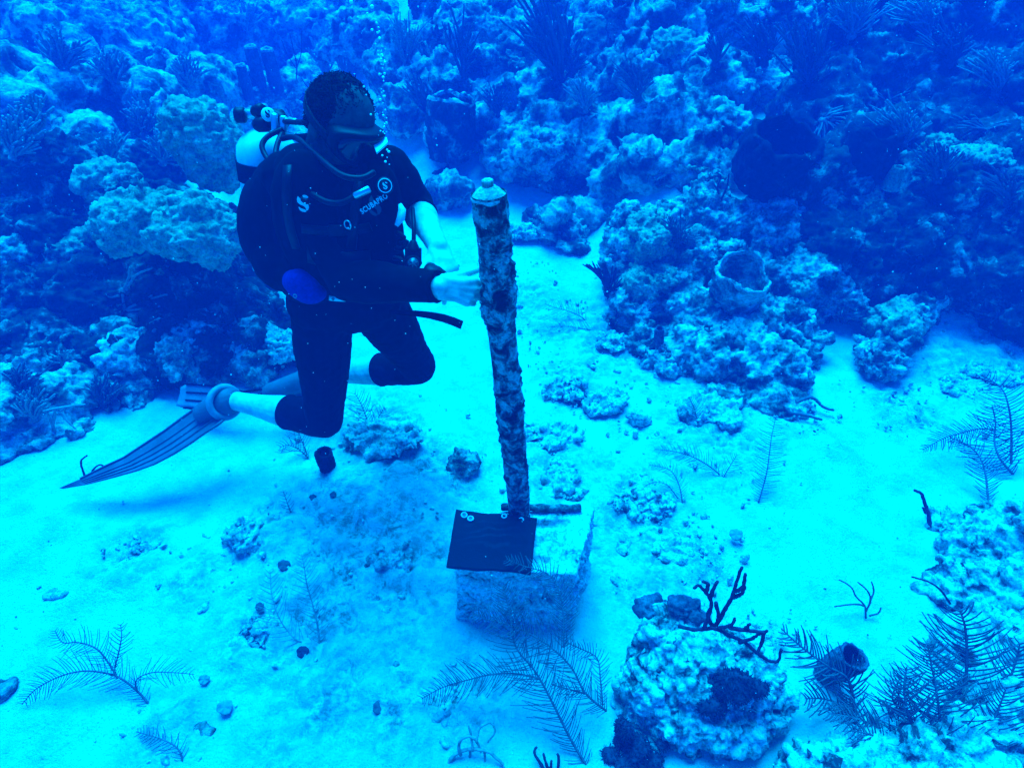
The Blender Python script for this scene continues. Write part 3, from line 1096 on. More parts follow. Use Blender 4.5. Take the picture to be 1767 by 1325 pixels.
    el(478, 395, 1.82, .105, .12, .170, 6)        # bladder bulging at the side
    el(500, 340, 1.76, .105, .11, .120, 14)
    el(490, 445, 1.82, .085, .11, .095, -8)
    el(540, 470, 1.78, .11, .09, .09, -10)
    el(540, 380, 1.66, .105, .080, .185, 4)       # front panels
    el(640, 385, 1.66, .085, .075, .150, -6)
    el(655, 335, 1.61, .060, .055, .090, -8)
    el(600, 440, 1.72, .155, .095, .105)
    el(655, 450, 1.72, .070, .07, .085)
    el(520, 300, 1.64, .070, .075, .080, 25)      # shoulders
    el(650, 295, 1.62, .055, .065, .070, -20)
    el(560, 290, 1.70, .10, .08, .06)
    el(610, 340, 1.66, .09, .055, .11)
    v, f, n = remesh(vb, .006, 4)
    v = v + n * (.006 * fbm(v, 7, 3, 15) + .0030 * fbm(v, 22, 2, 16))[:, None]
    vest = link('buoyancy_vest', mesh_from('buoyancy_vest', v - np.array(root.location), f), M['black'], root)
    allv = np.concatenate([v, ])
    tree = BVHTree.FromPolygons([tuple(p) for p in v], [tuple(int(i) for i in q) for q in f])
    cam0 = Vector((0, 0, CAM_H))

    def on(px, py, lift=.003, d0=1.66):
        tgt = P(px, py, 1.0)
        dr = (tgt - cam0).normalized()
        h, nn, _, dist = tree.ray_cast(cam0, dr)
        if h is None:
            h, nn = P(px, py, d0), -dr
        return h - dr * lift, nn

    def decal(name, polys, mat, thick=.0015, parent=vest):
        """polys: outlines (in the photograph's measure) laid on the cloth as a raised print; each a strip of quads"""
        o = MB()
        for strip in polys:
            top, low = [], []
            for pl, pr in strip:
                top.append((on(*pl, .0035)[0], on(*pr, .0035)[0]))
            vs, fs = [], []
            for l, r in top:
                back = (l - cam0).normalized() * thick
                vs += [l, r, r + back, l + back]
            for i in range(len(top) - 1):
                for k in range(4):
                    k2 = (k + 1) % 4
                    fs.append((i * 4 + k, i * 4 + k2, (i + 1) * 4 + k2, (i + 1) * 4 + k))
            fs += [(3, 2, 1, 0), tuple(len(vs) - 4 + i for i in range(4))]
            o.add(vs, fs)
        return o.build(name, mat, parent, False)

    def s_logo(cx, cy, s, rot=0, skew=0):
        """two hooked leaves that make an S"""
        def T(x, y):
            c, s_ = math.cos(rot), math.sin(rot)
            x += skew * y
            return (cx + s * (x * c - y * s_), cy + s * (x * s_ + y * c))
        up = [((-.55, -.95), (-.50, -.90)), ((-.72, -.55), (-.30, -.62)), ((-.66, -.18), (-.12, -.38)), ((-.40, .10), (.12, -.18)), ((-.02, .32), (.40, -.02)), ((.20, .52), (.62, .22)), ((.30, .78), (.66, .60)), ((.26, .95), (.50, .92))]
        lo = [((-.62, .42), (-.56, .36)), ((-.50, .80), (-.32, .58)), ((-.22, 1.02), (-.06, .72)), ((.10, 1.10), (.16, .82)), ((.28, 1.06), (.26, .94))]
        tp = [((.02, -.98), (.10, -.70)), ((.24, -1.02), (.34, -.64)), ((.50, -.92), (.60, -.55)), ((.72, -.72), (.70, -.62))]
        return [[(T(*a), T(*b)) for a, b in st] for st in (up, lo, tp)]

    decal('chest_logo', s_logo(523, 351, 14, -.12), M['white'])
    decal('chest_logo', s_logo(648, 354, 17, .12), M['dimprint'])
    # lettering on the right breast, rising to the right
    cu = bpy.data.curves.new('txt', 'FONT')
    cu.body = 'SCUBAPRO'
    cu.size = 1.0
    cu.space_character = 1.12
    cu.resolution_u = 3
    cu.offset = 0.018
    to = bpy.data.objects.new('txt', cu)
    COL.objects.link(to)
    dg = bpy.context.evaluated_depsgraph_get()
    tm = bpy.data.meshes.new_from_object(to.evaluated_get(dg))
    bpy.data.objects.remove(to)
    xs_ = [q.co.x for q in tm.vertices]
    x0, x1 = min(xs_), max(xs_)
    a, b_ = Vector((625, 370)), Vector((670, 341))
    ex = (b_ - a)
    ey = Vector((ex.y, -ex.x)).normalized()
    hpx = 13.5
    vs, fs = [], []
    for q in tm.vertices:
        t = (q.co.x - x0) / (x1 - x0)
        w = a + ex * t + ey * (q.co.y * hpx)
        vs.append(on(w.x, w.y, .0075)[0])
    for pl in tm.polygons:
        fs.append(tuple(pl.vertices))
    lt = MB().add(vs, fs).build('lettering', M['white'], vest, False)
    md = lt.modifiers.new('thickness', 'SOLIDIFY')
    md.thickness = .0012
    bpy.data.meshes.remove(tm)

    # straps, buckles and rings on the vest
    def strap(pts, w, mat=M['rubberblk'], lift=.006, name='strap'):
        pp = [on(*p, lift)[0] for p in pts]
        dn = [on(*p, lift)[1] for p in pts]
        sd_ = []
        for i, p in enumerate(pp):
            t = (pp[min(i + 1, len(pp) - 1)] - pp[max(i - 1, 0)])
            sd_.append(tuple(t.cross(dn[i])) if t.cross(dn[i]).length > 1e-6 else (1, 0, 0))
        return MB().ribbon(pp, w, .003, sd_).build(name, mat, vest)
    strap([(496, 285), (495, 310), (494, 340), (496, 370), (502, 400), (512, 430)], .026)
    strap([(622, 300), (617, 330), (613, 360), (610, 395), (606, 430)], .026)
    strap([(520, 395), (550, 398), (580, 400), (610, 398), (640, 392)], .024)
    strap([(530, 440), (565, 448), (600, 450), (640, 447)], .045)
    p, n = on(580, 398, .012)
    MB().box(p, (.04, .012, .03)).build('buckle', M['rubberblk'], vest, bevel=.003)
    for px, py in ((600, 388),):
        p, n = on(px, py, .010)
        MB().ring(p, n, .011, .0022, 18, 6).build('ring', M['steel'], vest)
    # pale tag hanging at the side, silver clip at the waist
    q = [P(690, 352, 1.60), P(694, 362, 1.60), P(692, 376, 1.605), P(684, 390, 1.61)]
    MB().ribbon(q, [.008, .020, .022, .010], .003, (1, 0, 0)).build('pale_tab', M['glare'], vest)
    q = [P(568, 514, 1.74), P(580, 516, 1.74), P(592, 518, 1.745), P(603, 519, 1.75)]
    cl = MB().ribbon(q, [.015, .013, .008, .003], .004, (0, .3, 1)).build('waist_clip', M['white'], vest)
    MB().ring(q[0].lerp(q[1], .6) + Vector((0, -.004, 0)), (0, -1, .3), .003, .001, 12, 6).build('rivet', M['black'], cl)
    # floating strap tail
    pts = [P(672, 538, 1.84), P(695, 540, 1.84), P(718, 541, 1.83), P(742, 544, 1.82), P(765, 549, 1.80), P(783, 555, 1.79), P(797, 561, 1.78)]
    MB().ribbon(pts, [.012, .014, .018, .021, .024, .025, .025], .003, (.0, .55, .8)).build('strap_tail', M['black'], vest)
    # ribs of the vest seen against the sand
    for pp in ([(684, 402), (690, 404), (697, 410), (697, 418), (690, 421)], [(683, 428), (692, 430), (699, 424), (702, 416)], [(680, 445), (690, 447), (696, 452), (694, 460)]):
        pts = [P(x, y, 1.64) for x, y in pp]
        MB().tube(pts, .007, 8).build('strap_loop', M['rubberblk'], vest)
    # blue pouch on the hip
    pb = MB()
    pb.ell(P(523, 492, 1.70), (.048, .036, .048), None, 18, 12)
    pb.ell(P(512, 486, 1.71), (.040, .034, .034), None, 18, 12)
    pb.ell(P(536, 506, 1.71), (.044, .034, .030), None, 18, 12)
    v2, f2, n2 = remesh(pb, .004, 3)
    v2 = v2 + n2 * (.004 * fbm(v2, 18, 3, 19))[:, None]
    po = link('pouch', mesh_from('pouch', v2 - np.array(root.location), f2), M['bluebag'], vest)
    po['label'] = 'bright blue pouch'
    po.location = (0, 0, 0)
    p = P(509, 511, 1.655)
    MB().ring(p, (0, -1, .4), .0045, .0014, 14, 6).build('eyelet', M['grey'], po)
    # octopus second stage on the breast
    rd = empty_part = None
    p, n = on(664, 321, .020)
    n = (cam0 - p).normalized() + Vector((.1, 0, .1))
    oc = MB().lathe(p, n, [(-.02, .016), (-.006, .021), (0, .022), (.005, .0205), (.007, .017), (.0075, 0)], 28).build('spare_regulator', M['rubberblk'], vest)
    MB().ring(p + n.normalized() * .006, n, .0165, .0016, 28, 6).build('pale_ring', M['white'], oc)
    OCT.append((oc, p + n.normalized() * .0085, n))
    return root, body, suit, vest, on

DIVER, BODY, SUIT, VEST, ONV = build_person()

def decal_world(c, n, up, polys, mat, name, parent, scale):
    n = Vector(n).normalized()
    u = Vector(up)
    u = (u - n * u.dot(n)).normalized()
    r = u.cross(n)
    mb = MB()
    for st in polys:
        vs, fs = [], []
        for (a, b) in st:
            A = Vector(c) + r * a[0] * scale - u * a[1] * scale
            B = Vector(c) + r * b[0] * scale - u * b[1] * scale
            vs += [A + n * .0008, B + n * .0008, B - n * .0006, A - n * .0006]
        for i in range(len(st) - 1):
            for k in range(4):
                k2 = (k + 1) % 4
                fs.append((i * 4 + k, i * 4 + k2, (i + 1) * 4 + k2, (i + 1) * 4 + k))
        fs += [(3, 2, 1, 0), tuple(len(vs) - 4 + i for i in range(4))]
        mb.add(vs, fs)
    return mb.build(name, mat, parent, False)

S_MARK = [[((-.55, -.95), (-.50, -.90)), ((-.72, -.55), (-.30, -.62)), ((-.66, -.18), (-.12, -.38)), ((-.40, .10), (.12, -.18)), ((-.02, .32), (.40, -.02)), ((.20, .52), (.62, .22)), ((.30, .78), (.66, .60)), ((.26, .95), (.50, .92))],
          [((-.62, .42), (-.56, .36)), ((-.50, .80), (-.32, .58)), ((-.22, 1.02), (-.06, .72)), ((.10, 1.10), (.16, .82)), ((.28, 1.06), (.26, .94))],
          [((.02, -.98), (.10, -.70)), ((.24, -1.02), (.34, -.64)), ((.50, -.92), (.60, -.55)), ((.72, -.72), (.70, -.62))]]

def person_gear():
    root = DIVER
    for oc, c, n in OCT:
        decal_world(c, n, (.1, 0, 1), S_MARK, M['white'], 'badge', VEST, .0085)
    # ---- mask
    def rim(w, h, f, k=2.6, n=40, rr=0.0):
        out = []
        for i in range(n):
            a = 2 * math.pi * i / n
            c, s = math.cos(a), math.sin(a)
            x = math.copysign(abs(c) ** (2 / k), c) * w
            y = math.copysign(abs(s) ** (2 / k), s) * h
            if y < 0:
                y -= -.018 * math.exp(-(x / .02) ** 2)        # notch over the nose
            out.append(hd(f + .002 - .8 * x * x / .1, .004 + y, x))
        return out
    secs = [rim(.078, .046, .070), rim(.080, .048, .092), rim(.084, .049, .108), rim(.082, .047, .118), rim(.074, .040, .119), rim(.073, .039, .112), rim(.03, .015, .113)]
    n = 40
    vs, fs = [], []
    for s in secs:
        vs += s
    for j in range(len(secs) - 1):
        for i in range(n):
            i2 = (i + 1) % n
            fs.append((j * n + i, j * n + i2, (j + 1) * n + i2, (j + 1) * n + i))
    mk = MB().add(vs[:6 * n], [f for f in fs if max(f) < 6 * n]).build('mask', M['rubberblk'], root)
    lv, lf = [], []
    for s_ in (1.0, .75, .5, .25, .02):
        lv += [hd(.116 - .8 * (x * s_) ** 2 / .1, .004 + y * s_, x * s_) for x, y in [(.0735 * math.copysign(abs(math.cos(w)) ** .77, math.cos(w)), .0395 * math.copysign(abs(math.sin(w)) ** .77, math.sin(w))) for w in [2 * math.pi * i / n for i in range(n)]]]
    for j in range(4):
        for i in range(n):
            i2 = (i + 1) % n
            lf.append((j * n + i, j * n + i2, (j + 1) * n + i2, (j + 1) * n + i))
    lf.append(tuple(4 * n + i for i in range(n)))
    lens = MB().add(lv, lf).build('lens', M['sheen'], mk)
    sl = lens.modifiers.new('thickness', 'SOLIDIFY')
    sl.thickness = .003
    # pale plate imitating sky glare on the mask lens, on the image-right side
    def on_lens(px, py, f=.122):
        o = Vector((0, 0, CAM_H))
        dr = (P(px, py, 1.0) - o).normalized()
        return o + dr * ((hd(f, 0, 0) - o).dot(HF) / dr.dot(HF))
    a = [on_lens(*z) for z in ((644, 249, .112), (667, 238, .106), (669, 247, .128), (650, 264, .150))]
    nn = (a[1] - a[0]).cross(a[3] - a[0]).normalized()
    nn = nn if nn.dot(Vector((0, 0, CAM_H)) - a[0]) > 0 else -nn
    MB().add([p + nn * .002 for p in a] + [p - nn * .004 for p in a], [(3, 2, 1, 0), (4, 5, 6, 7), (0, 1, 5, 4), (1, 2, 6, 5), (2, 3, 7, 6), (3, 0, 4, 7)]).build('lens_glare', M['glare'], mk, False)
    st, sd_ = [], []
    for k in range(25):
        w = math.radians(-118 + 236 * k / 24)
        x, y = math.sin(w) * .086, -.012 - math.cos(w) * .118
        st.append(hd(y + .010, .012 + .02 * math.cos(w), x))
        sd_.append(tuple(HU))
    MB().ribbon(st, .022, .004, sd_).build('mask_strap', M['rubberblk'], mk)
    # ---- fins (blade traced as a real plate, with ribs)
    def blade(up, lo, mat, name, parent, thick=.008, mid=9, ribs=(), ribmat=None):
        A = [P(*p) for p in up]
        B = [P(*p) for p in lo]
        vs, fs = [], []
        m = mid
        for sg in (1, -1):
            for i, (a, b) in enumerate(zip(A, B)):
                w = (b - a)
                t = (A[min(i + 1, len(A) - 1)] - A[max(i - 1, 0)])
                nn = w.cross(t)
                nn = nn.normalized() if nn.length > 1e-9 else Vector((0, -1, 0))
                th = thick * (1 - .75 * i / (len(A) - 1))
                for k in range(m):
                    x = k / (m - 1)
                    crown = .016 * (1 - (2 * x - 1) ** 2) * (w.length / .2)
                    vs.append(a.lerp(b, x) + nn * (crown + sg * th / 2 + (sg * .002 if k % 2 else 0)))
        off = len(A) * m
        for i in range(len(A) - 1):
            for k in range(m - 1):
                q = i * m + k
                fs.append((q, q + 1, q + m + 1, q + m))
                fs.append((off + q, off + q + m, off + q + m + 1, off + q + 1))
        ed = [(0, k) for k in range(m - 1)] + [(i, m - 1) for i in range(len(A) - 1)] + [(len(A) - 1, k) for k in range(m - 1, 0, -1)] + [(i, 0) for i in range(len(A) - 1, 0, -1)]
        ids = [i * m + k for i, k in ed]
        for k in range(len(ids)):
            a0, b0 = ids[k], ids[(k + 1) % len(ids)]
            fs.append((a0, off + a0, off + b0, b0))
        o = MB().add(vs, fs).build(name, mat, parent)
        for x in ribs:
            pts = []
            for i, (a, b) in enumerate(zip(A, B)):
                w = b - a
                t = (A[min(i + 1, len(A) - 1)] - A[max(i - 1, 0)])
                nn = w.cross(t)
                nn = nn.normalized() if nn.length > 1e-9 else Vector((0, -1, 0))
                if nn.dot(Vector((0, 0, CAM_H)) - a) < 0:
                    nn = -nn
                crown = .016 * (1 - (2 * x - 1) ** 2) * (w.length / .2)
                cr = w.cross(t)
                cr = cr.normalized() if cr.length > 1e-9 else nn
                pts.append(a.lerp(b, x) + cr * crown + nn * .005)
            MB().tube(pts[:-1], [.006 * (1 - .6 * i / len(pts)) for i in range(len(pts) - 1)], 6).build('rib', ribmat or mat, o)
        return o
    up = [(386, 664, 2.44), (365, 684, 2.44), (342, 703, 2.445), (312, 724, 2.45), (285, 744, 2.45), (250, 767, 2.45), (215, 790, 2.44), (178, 807, 2.43), (140, 826, 2.42), (103, 842, 2.42)]
    lo = [(386, 726, 2.385), (376, 734, 2.37), (358, 745, 2.37), (330, 765, 2.365), (300, 784, 2.365), (268, 801, 2.37), (235, 813, 2.375), (200, 823, 2.385), (150, 836, 2.40), (108, 843, 2.415)]
    fin = empty('fin', world_loc(root), None, None)
    bpy.data.objects.remove(fin)
    fb = blade(up, lo, M['fin'], 'fin', root, .010, 9, (.0, .30, .5, .72, 1.0), M['fin'])
    fb['label'] = 'long dark fin blade reaching towards the sand'
    # foot pocket: a cuff round the heel and instep
    mbp = MB()
    ank = J['ankR']
    toe = P(362, 706, 2.41)
    limb(mbp, P(392, 692, 2.42), P(352, 712, 2.415), .060, .042)
    v, f, nn = remesh(mbp, .004, 3)
    ax = (J['kneeR'] - ank).normalized()
    tc_ = (Vector((0, 0, CAM_H)) - ank).normalized()
    MB().ring(P(388, 694, 2.40), ax + tc_ * .30 + Vector((0, 0, .15)), .060, .0135, 36, 12).build('heel_cuff', M['fin_soft'], fb)
    link('foot_pocket', mesh_from('foot_pocket', v - np.array(world_loc(fb)), f), M['fin'], fb)
    up = [(530, 652, 2.66), (495, 660, 2.68), (455, 672, 2.70), (420, 676, 2.72), (385, 668, 2.74), (350, 664, 2.76), (322, 663, 2.78), (312, 668, 2.78)]
    lo = [(532, 685, 2.64), (498, 686, 2.66), (458, 692, 2.69), (424, 700, 2.71), (388, 706, 2.73), (352, 707, 2.76), (318, 704, 2.78), (304, 700, 2.78)]
    f2 = blade(up, lo, M['fin_pale'], 'fin', root, .009, 7, (.0, .34, .66, 1.0), M['black'])
    f2['label'] = 'paler fin on the far foot'
    limb2 = MB()
    limb(limb2, P(538, 655, 2.64), P(468, 676, 2.69), .056, .040)
    v, f, nn = remesh(limb2, .005, 2)
    link('foot_pocket', mesh_from('foot_pocket', v - np.array(world_loc(f2)), f), M['fin'], f2)
    # knee pads and cuffs
    for a, b, t, r in ((J['elR'], J['wrR'], .985, .0405), (J['kneeR'], J['ankR'], .355, .066), (J['kneeL'], J['ankL'], .335, .0665), (J['elL'], J['wrL'], .295, .0478)):
        MB().ring(a.lerp(b, t), b - a, r - .002, .0032, 32, 8).build('cuff', M['black'], SUIT)

person_gear()

# ---- scuba tank with valve, first stage and hoses
def build_tank():
    top, bot = P(462, 262, 1.84), P(487, 470, 2.04)
    ax = (top - bot).normalized()
    e = empty('scuba_tank', bot, 'white scuba tank with black valve strapped on the back of the diver', 'tank')
    R = .090
    L = (top - bot).length
    MB().lathe(bot, ax, [(0.0, .05), (.004, .075), (.02, R)] + [(L * k / 10 + .02, R) for k in range(1, 10)] + [(L - .01, R), (L + .015, R * .96), (L + .035, R * .82), (L + .055, R * .55), (L + .066, .03), (L + .075, .024), (L + .076, 0)], 40).build('cylinder', M['tank'], e)
    for k, w in ((.86, .055), (.30, .05)):
        c = bot + ax * L * k
        MB().lathe(c, ax, [(-w / 2, R), (-w / 2, R + .004), (w / 2, R + .004), (w / 2, R)], 40).build('tank_band', M['black'], e)
    vt = top + ax * .07
    v = MB().tube([vt - ax * .01, vt + ax * .055], [.017, .017], 14)
    v.tube([vt + ax * .035 + Vector((-.055, 0, .0)), vt + ax * .035 + Vector((.02, -.01, 0))], [.015, .013], 12)
    vv = v.build('valve', M['steel'], e)
    k = vt + ax * .035
    MB().lathe(k + Vector((-.050, -.005, -.002)), (-1, -.1, .05), [(0, .018), (.004, .022), (.026, .022), (.030, .018), (.0305, 0)], 14).build('valve_knob', M['rubberblk'], vv)
    fs = MB().tube([P(462, 202, 1.72), P(478, 205, 1.71), P(490, 210, 1.705)], [.024, .026, .02], 14)
    fs.tube([P(445, 216, 1.72), P(460, 214, 1.715)], [.020, .022], 14)
    fs.tube([P(482, 195, 1.71), P(484, 228, 1.72)], [.017, .017], 12)
    fo = fs.build('first_stage', M['rubberblk'], e)
    for a, b in (((474, 200), (476, 226)), ((490, 204), (490, 224))):
        MB().tube([P(*a, 1.69), P(*b, 1.70)], [.012, .012], 10).build('port', M['steel'], fo)
    # round white badge with the S mark
    n = (Vector((0, 0, CAM_H)) - P(463, 198, 1.68)).normalized() + Vector((-.15, 0, .25))
    c = P(462, 197, 1.682)
    bd = MB().lathe(c, n, [(-.03, .018), (-.004, .0185), (0, .0175), (.002, .014), (.0022, 0)], 24).build('badge', M['white'], fo)
    decal_world(c + n.normalized() * .003, n, (.1, 0, 1), S_MARK, M['black'], 'badge', fo, .0095)
    # dark cap over the badge
    MB().tube([P(440, 193, 1.72), P(452, 190, 1.71)], [.016, .019], 14).build('dust_cap', M['rubberblk'], fo)
    hs = [
        [(490, 210, 1.69), (510, 211, 1.64), (530, 213, 1.60), (548, 222, 1.58)],
        [(486, 224, 1.69), (462, 236, 1.68), (452, 252, 1.67), (460, 272, 1.66), (480, 296, 1.62), (520, 322, 1.57), (560, 347, 1.54), (590, 350, 1.53), (612, 339, 1.53), (625, 331, 1.53)],
        [(490, 228, 1.70), (482, 240, 1.67), (476, 262, 1.65), (478, 290, 1.62), (500, 330, 1.57), (530, 348, 1.55)],
        [(500, 234, 1.70), (520, 236, 1.66), (545, 232, 1.60), (552, 240, 1.58)],
        [(486, 240, 1.68), (510, 238, 1.64), (540, 262, 1.56), (585, 300, 1.47), (622, 308, 1.46), (645, 298, 1.47)]]
    for h in hs:
        pts = smooth_path([P(*q) for q in h], 4)
        MB().tube(pts, .0075, 10).build('hose', M['rubberblk'], e)
    MB().tube([P(613, 338, 1.525), P(636, 327, 1.525)], [.009, .0095], 12).build('hose_fitting', M['steel'], e)
    MB().tube([P(496, 209, 1.685), P(510, 210.5, 1.645)], [.0095, .009], 12).build('hose_fitting', M['steel'], e)
    MB().tube([P(494, 233, 1.70), P(510, 236, 1.68)], [.0095, .009], 12).build('hose_fitting', M['steel'], e)

def smooth_path(pts, sub=4):
    out = []
    n = len(pts)
    for i in range(n - 1):
        p0, p1, p2, p3 = pts[max(i - 1, 0)], pts[i], pts[i + 1], pts[min(i + 2, n - 1)]
        for k in range(sub):
            t = k / sub
            out.append(.5 * ((2 * p1) + (p2 - p0) * t + (2 * p0 - 5 * p1 + 4 * p2 - p3) * t * t + (3 * p1 - p0 - 3 * p2 + p3) * t ** 3))
    out.append(pts[-1].copy())
    return out

build_tank()

def build_regulator():
    c = hd(.112, -.072, 0)
    e = empty('mouth_regulator', c, 'black second stage regulator held in the mouth of the diver', 'regulator')
    MB().lathe(c, HF, [(-.028, .018), (-.02, .030), (0, .034), (.012, .033), (.018, .028), (.020, .012), (.0205, 0)], 26).build('housing', M['rubberblk'], e)
    MB().ring(c + HF * .019, HF, .019, .0028, 24, 8).build('purge_ring', M['grey'], e)
    MB().tube([hd(.106, -.100, -.03), hd(.108, -.108, 0), hd(.106, -.100, .03)], [.013, .016, .013], 12).build('exhaust_tee', M['rubberblk'], e)
    MB().tube([hd(.075, -.068, 0), hd(.105, -.07, 0)], [.015, .017], 12).build('mouthpiece', M['rubberblk'], e)
build_regulator()

def build_console():
    c = P(713, 452, 1.62)
    e = empty('gauge_console', c, 'black gauge console hanging on its hose beside the diver', 'gauge')
    up = (P(713, 380, 1.60) - c).normalized()
    n = (Vector((0, 0, CAM_H)) - c).normalized()
    r = up.cross(n)
    rot = Matrix((r, up, n)).transposed()
    b = MB()
    b.box(c + up * .012, (.044, .050, .024), rot)
    b.lathe(c - up * .006, n, [(-.014, .020), (.010, .024), (.015, .023), (.016, .019), (.016, 0)], 26)
    b.tube([c + up * .03, c + up * .052], [.020, .010], 10)
    b.build('housing', M['rubberblk'], e, bevel=.004)
    dial = MB().lathe(c - up * .004, n, [(.015, .015), (.0175, .015), (.018, 0)], 24).build('dial', M['gauge'], e)
    for w in range(0, 360, 60):
        d = r * math.cos(math.radians(w + 20)) + up * math.sin(math.radians(w + 20))
        MB().tube([c - up * .004 + d * .006 + n * .0185, c - up * .004 + d * .012 + n * .0185], .0009, 5).build('tick', M['grey'], dial)
    b2 = P(712, 505, 1.64)
    MB().lathe(b2, n, [(-.012, .014), (0, .020), (.008, .019), (.010, .014), (.0102, 0)], 24).build('compass', M['rubberblk'], e)
    MB().tube([c - up * .02, b2], .012, 10).build('boot', M['rubberblk'], e)
    hose = smooth_path([c + up * .045, P(714, 410, 1.61), P(714, 385, 1.62), P(712, 360, 1.66)], 4)
    MB().tube(hose, .0058, 10).build('hose', M['rubberblk'], e)
build_console()

def build_torch():
    a, b = P(742, 494, 1.575), P(757, 462, 1.545)
    e = empty('hand_torch', a, 'stubby black torch gripped in the left hand of the diver', 'torch')
    ax = (b - a)
    MB().lathe(a, ax, [(-.03, .0), (-.03, .030), (0, .033), (ax.length * .7, .035), (ax.length * .9, .031), (ax.length, .018), (ax.length + .002, 0)], 26).build('torch_body', M['rubberblk'], e)
    MB().ring(a.lerp(b, .55), ax, .0345, .002, 26, 6).build('grip_ring', M['black'], e)
build_torch()

# ================================================================== REEF LIFE
def make_trees():
    out = []
    for o in COL.objects:
        if o.type == 'MESH' and o.get('kind') == 'structure':
            me = o.data
            v = np.empty(len(me.vertices) * 3, np.float32)
            me.vertices.foreach_get('co', v)
            li = np.empty(len(me.loops), np.int32)
            me.loops.foreach_get('vertex_index', li)
            out.append(BVHTree.FromPolygons(v.reshape(-1, 3).tolist(), li.reshape(-1, 4).tolist()))
    return out
TREES = make_trees()

def reef_hit(px, py):
    o = Vector((0, 0, CAM_H))
    d = (P(px, py, 1.0) - o).normalized()
    best = None
    for t in TREES:
        h, n, i, dist = t.ray_cast(o, d)
        if h is not None and (best is None or dist < best[1]):
            best = (h, dist)
    return best[0] if best else G(px, py)

def sm(pts, sub=5):
    return smooth_path([Vector(p) for p in pts], sub)

def resample(pts, step):
    out = [pts[0].copy()]
    acc = 0.0
    for a, b in zip(pts[:-1], pts[1:]):
        L = (b - a).length
        t = step - acc
        while t <= L:
            out.append(a.lerp(b, t / L))
            t += step
        acc = (acc + L) % step if L > 0 else acc
    return out

def path_px(lst):
    """(px, py, height above the sea bed)"""
    return [G(*q) for q in lst]

def frond(ctrl, blen, step, r_stem, r_br, seed, curl=.5, side=None, both=True, taper0=.35, spread=.35, lean=.55):
    """stem with side branchlets; returns (stem MB, branchlets MB)"""
    rn = random.Random(seed)
    pts = sm(ctrl, 6)
    L = sum((b - a).length for a, b in zip(pts[:-1], pts[1:]))
    ps = resample(pts, step)
    n = len(ps)
    st = MB()
    st.tube(pts, [r_stem * (1 - .65 * i / (len(pts) - 1)) for i in range(len(pts))], 7)
    br = MB()
    cam0 = Vector((0, 0, CAM_H))
    for i, p in enumerate(ps):
        t = (ps[min(i + 1, n - 1)] - ps[max(i - 1, 0)])
        if t.length < 1e-6:
            continue
        t.normalize()
        u = i / max(1, n - 1)
        nn = (cam0 - p).normalized()
        s0 = t.cross(nn).normalized() if side is None else (Vector(side) - t * Vector(side).dot(t)).normalized()
        prof = min(1, taper0 + (1 - taper0) * u / .3) * (1 - .72 * max(0, (u - .45) / .55) ** 1.6)
        for sg in ((1, -1) if both else (1,)):
            if rn.random() < .06:
                continue
            rot = rn.gauss(0, spread)
            d = (s0 * sg * math.cos(rot) + nn * math.sin(rot) + t * (lean + rn.uniform(-.18, .18))).normalized()
            ln = blen * prof * rn.uniform(.72, 1.12)
            q = [p]
            dd = d
            m = 5
            cu = curl * rn.uniform(.5, 1.4)
            wob = Vector((rn.uniform(-1, 1), rn.uniform(-1, 1), rn.uniform(-.5, 1))) * .10
            for k in range(m):
                dd = (dd + t * cu * .16 + wob * .4).normalized()
                q.append(q[-1] + dd * ln / m)
            br.tube(q, [r_br * (1 - .09 * k) for k in range(m + 1)], 5)
    return st, br

def plume(label, fronds, mat, group=None, name='sea_plume'):
    """fronds: list of dicts for frond(); first point of the first frond is the base"""
    base = G(*fronds[0]['c'][0])
    e = empty(name, base, label, 'sea plume', group)
    for k, f in enumerate(fronds):
        st, br = frond(path_px(f['c']), f.get('b', .08), f.get('s', .008), f.get('rs', .0045), f.get('rb', .0017), hash_seed(label) + k * 7,
                       f.get('curl', .5), f.get('side'), f.get('both', True), f.get('t0', .35), f.get('spread', .35), f.get('lean', .55))
        so = st.build('stem', mat, e)
        br.build('branchlets', mat, so)
    return e

def hash_seed(s):
    return sum(ord(c) * (i + 3) for i, c in enumerate(s)) % 100000

PG = 'sea plumes growing from the sea bed'
# big plume in front of the block
plume('large feathery sea plume leaning across the front of the concrete block', [
    dict(c=[(1018, 1330, .0), (985, 1275, .06), (955, 1215, .14), (925, 1160, .21), (890, 1115, .27), (880, 1060, .33), (868, 1010, .38)], b=.11, s=.0085, rs=.0042, rb=.0015),
    dict(c=[(1046, 1226, .10), (1010, 1195, .15), (985, 1150, .20), (945, 1112, .25), (890, 1082, .30), (840, 1068, .33), (815, 1058, .35)], b=.08, s=.0072, rs=.0034, rb=.0014, t0=.6),
    dict(c=[(1010, 1196, .13), (975, 1187, .15), (952, 1180, .16)], b=.04, s=.008, rs=.003, rb=.0015),
    dict(c=[(1040, 1216, .10), (1036, 1170, .15), (1030, 1135, .18), (1000, 1118, .22), (975, 1108, .25)], b=.045, s=.009, rs=.0026, rb=.0014),
    dict(c=[(930, 1170, .20), (890, 1162, .20), (850, 1163, .19), (810, 1172, .17), (765, 1185, .13), (728, 1205, .09)], b=.075, s=.008, rs=.0030, rb=.0014, t0=.9),
    dict(c=[(972, 1116, .24), (972, 1060, .30), (965, 1020, .34), (945, 990, .36), (900, 975, .37), (874, 964, .37)], b=.065, s=.0075, rs=.0026, rb=.0014, t0=.6),
    ], M['gorg'], PG)
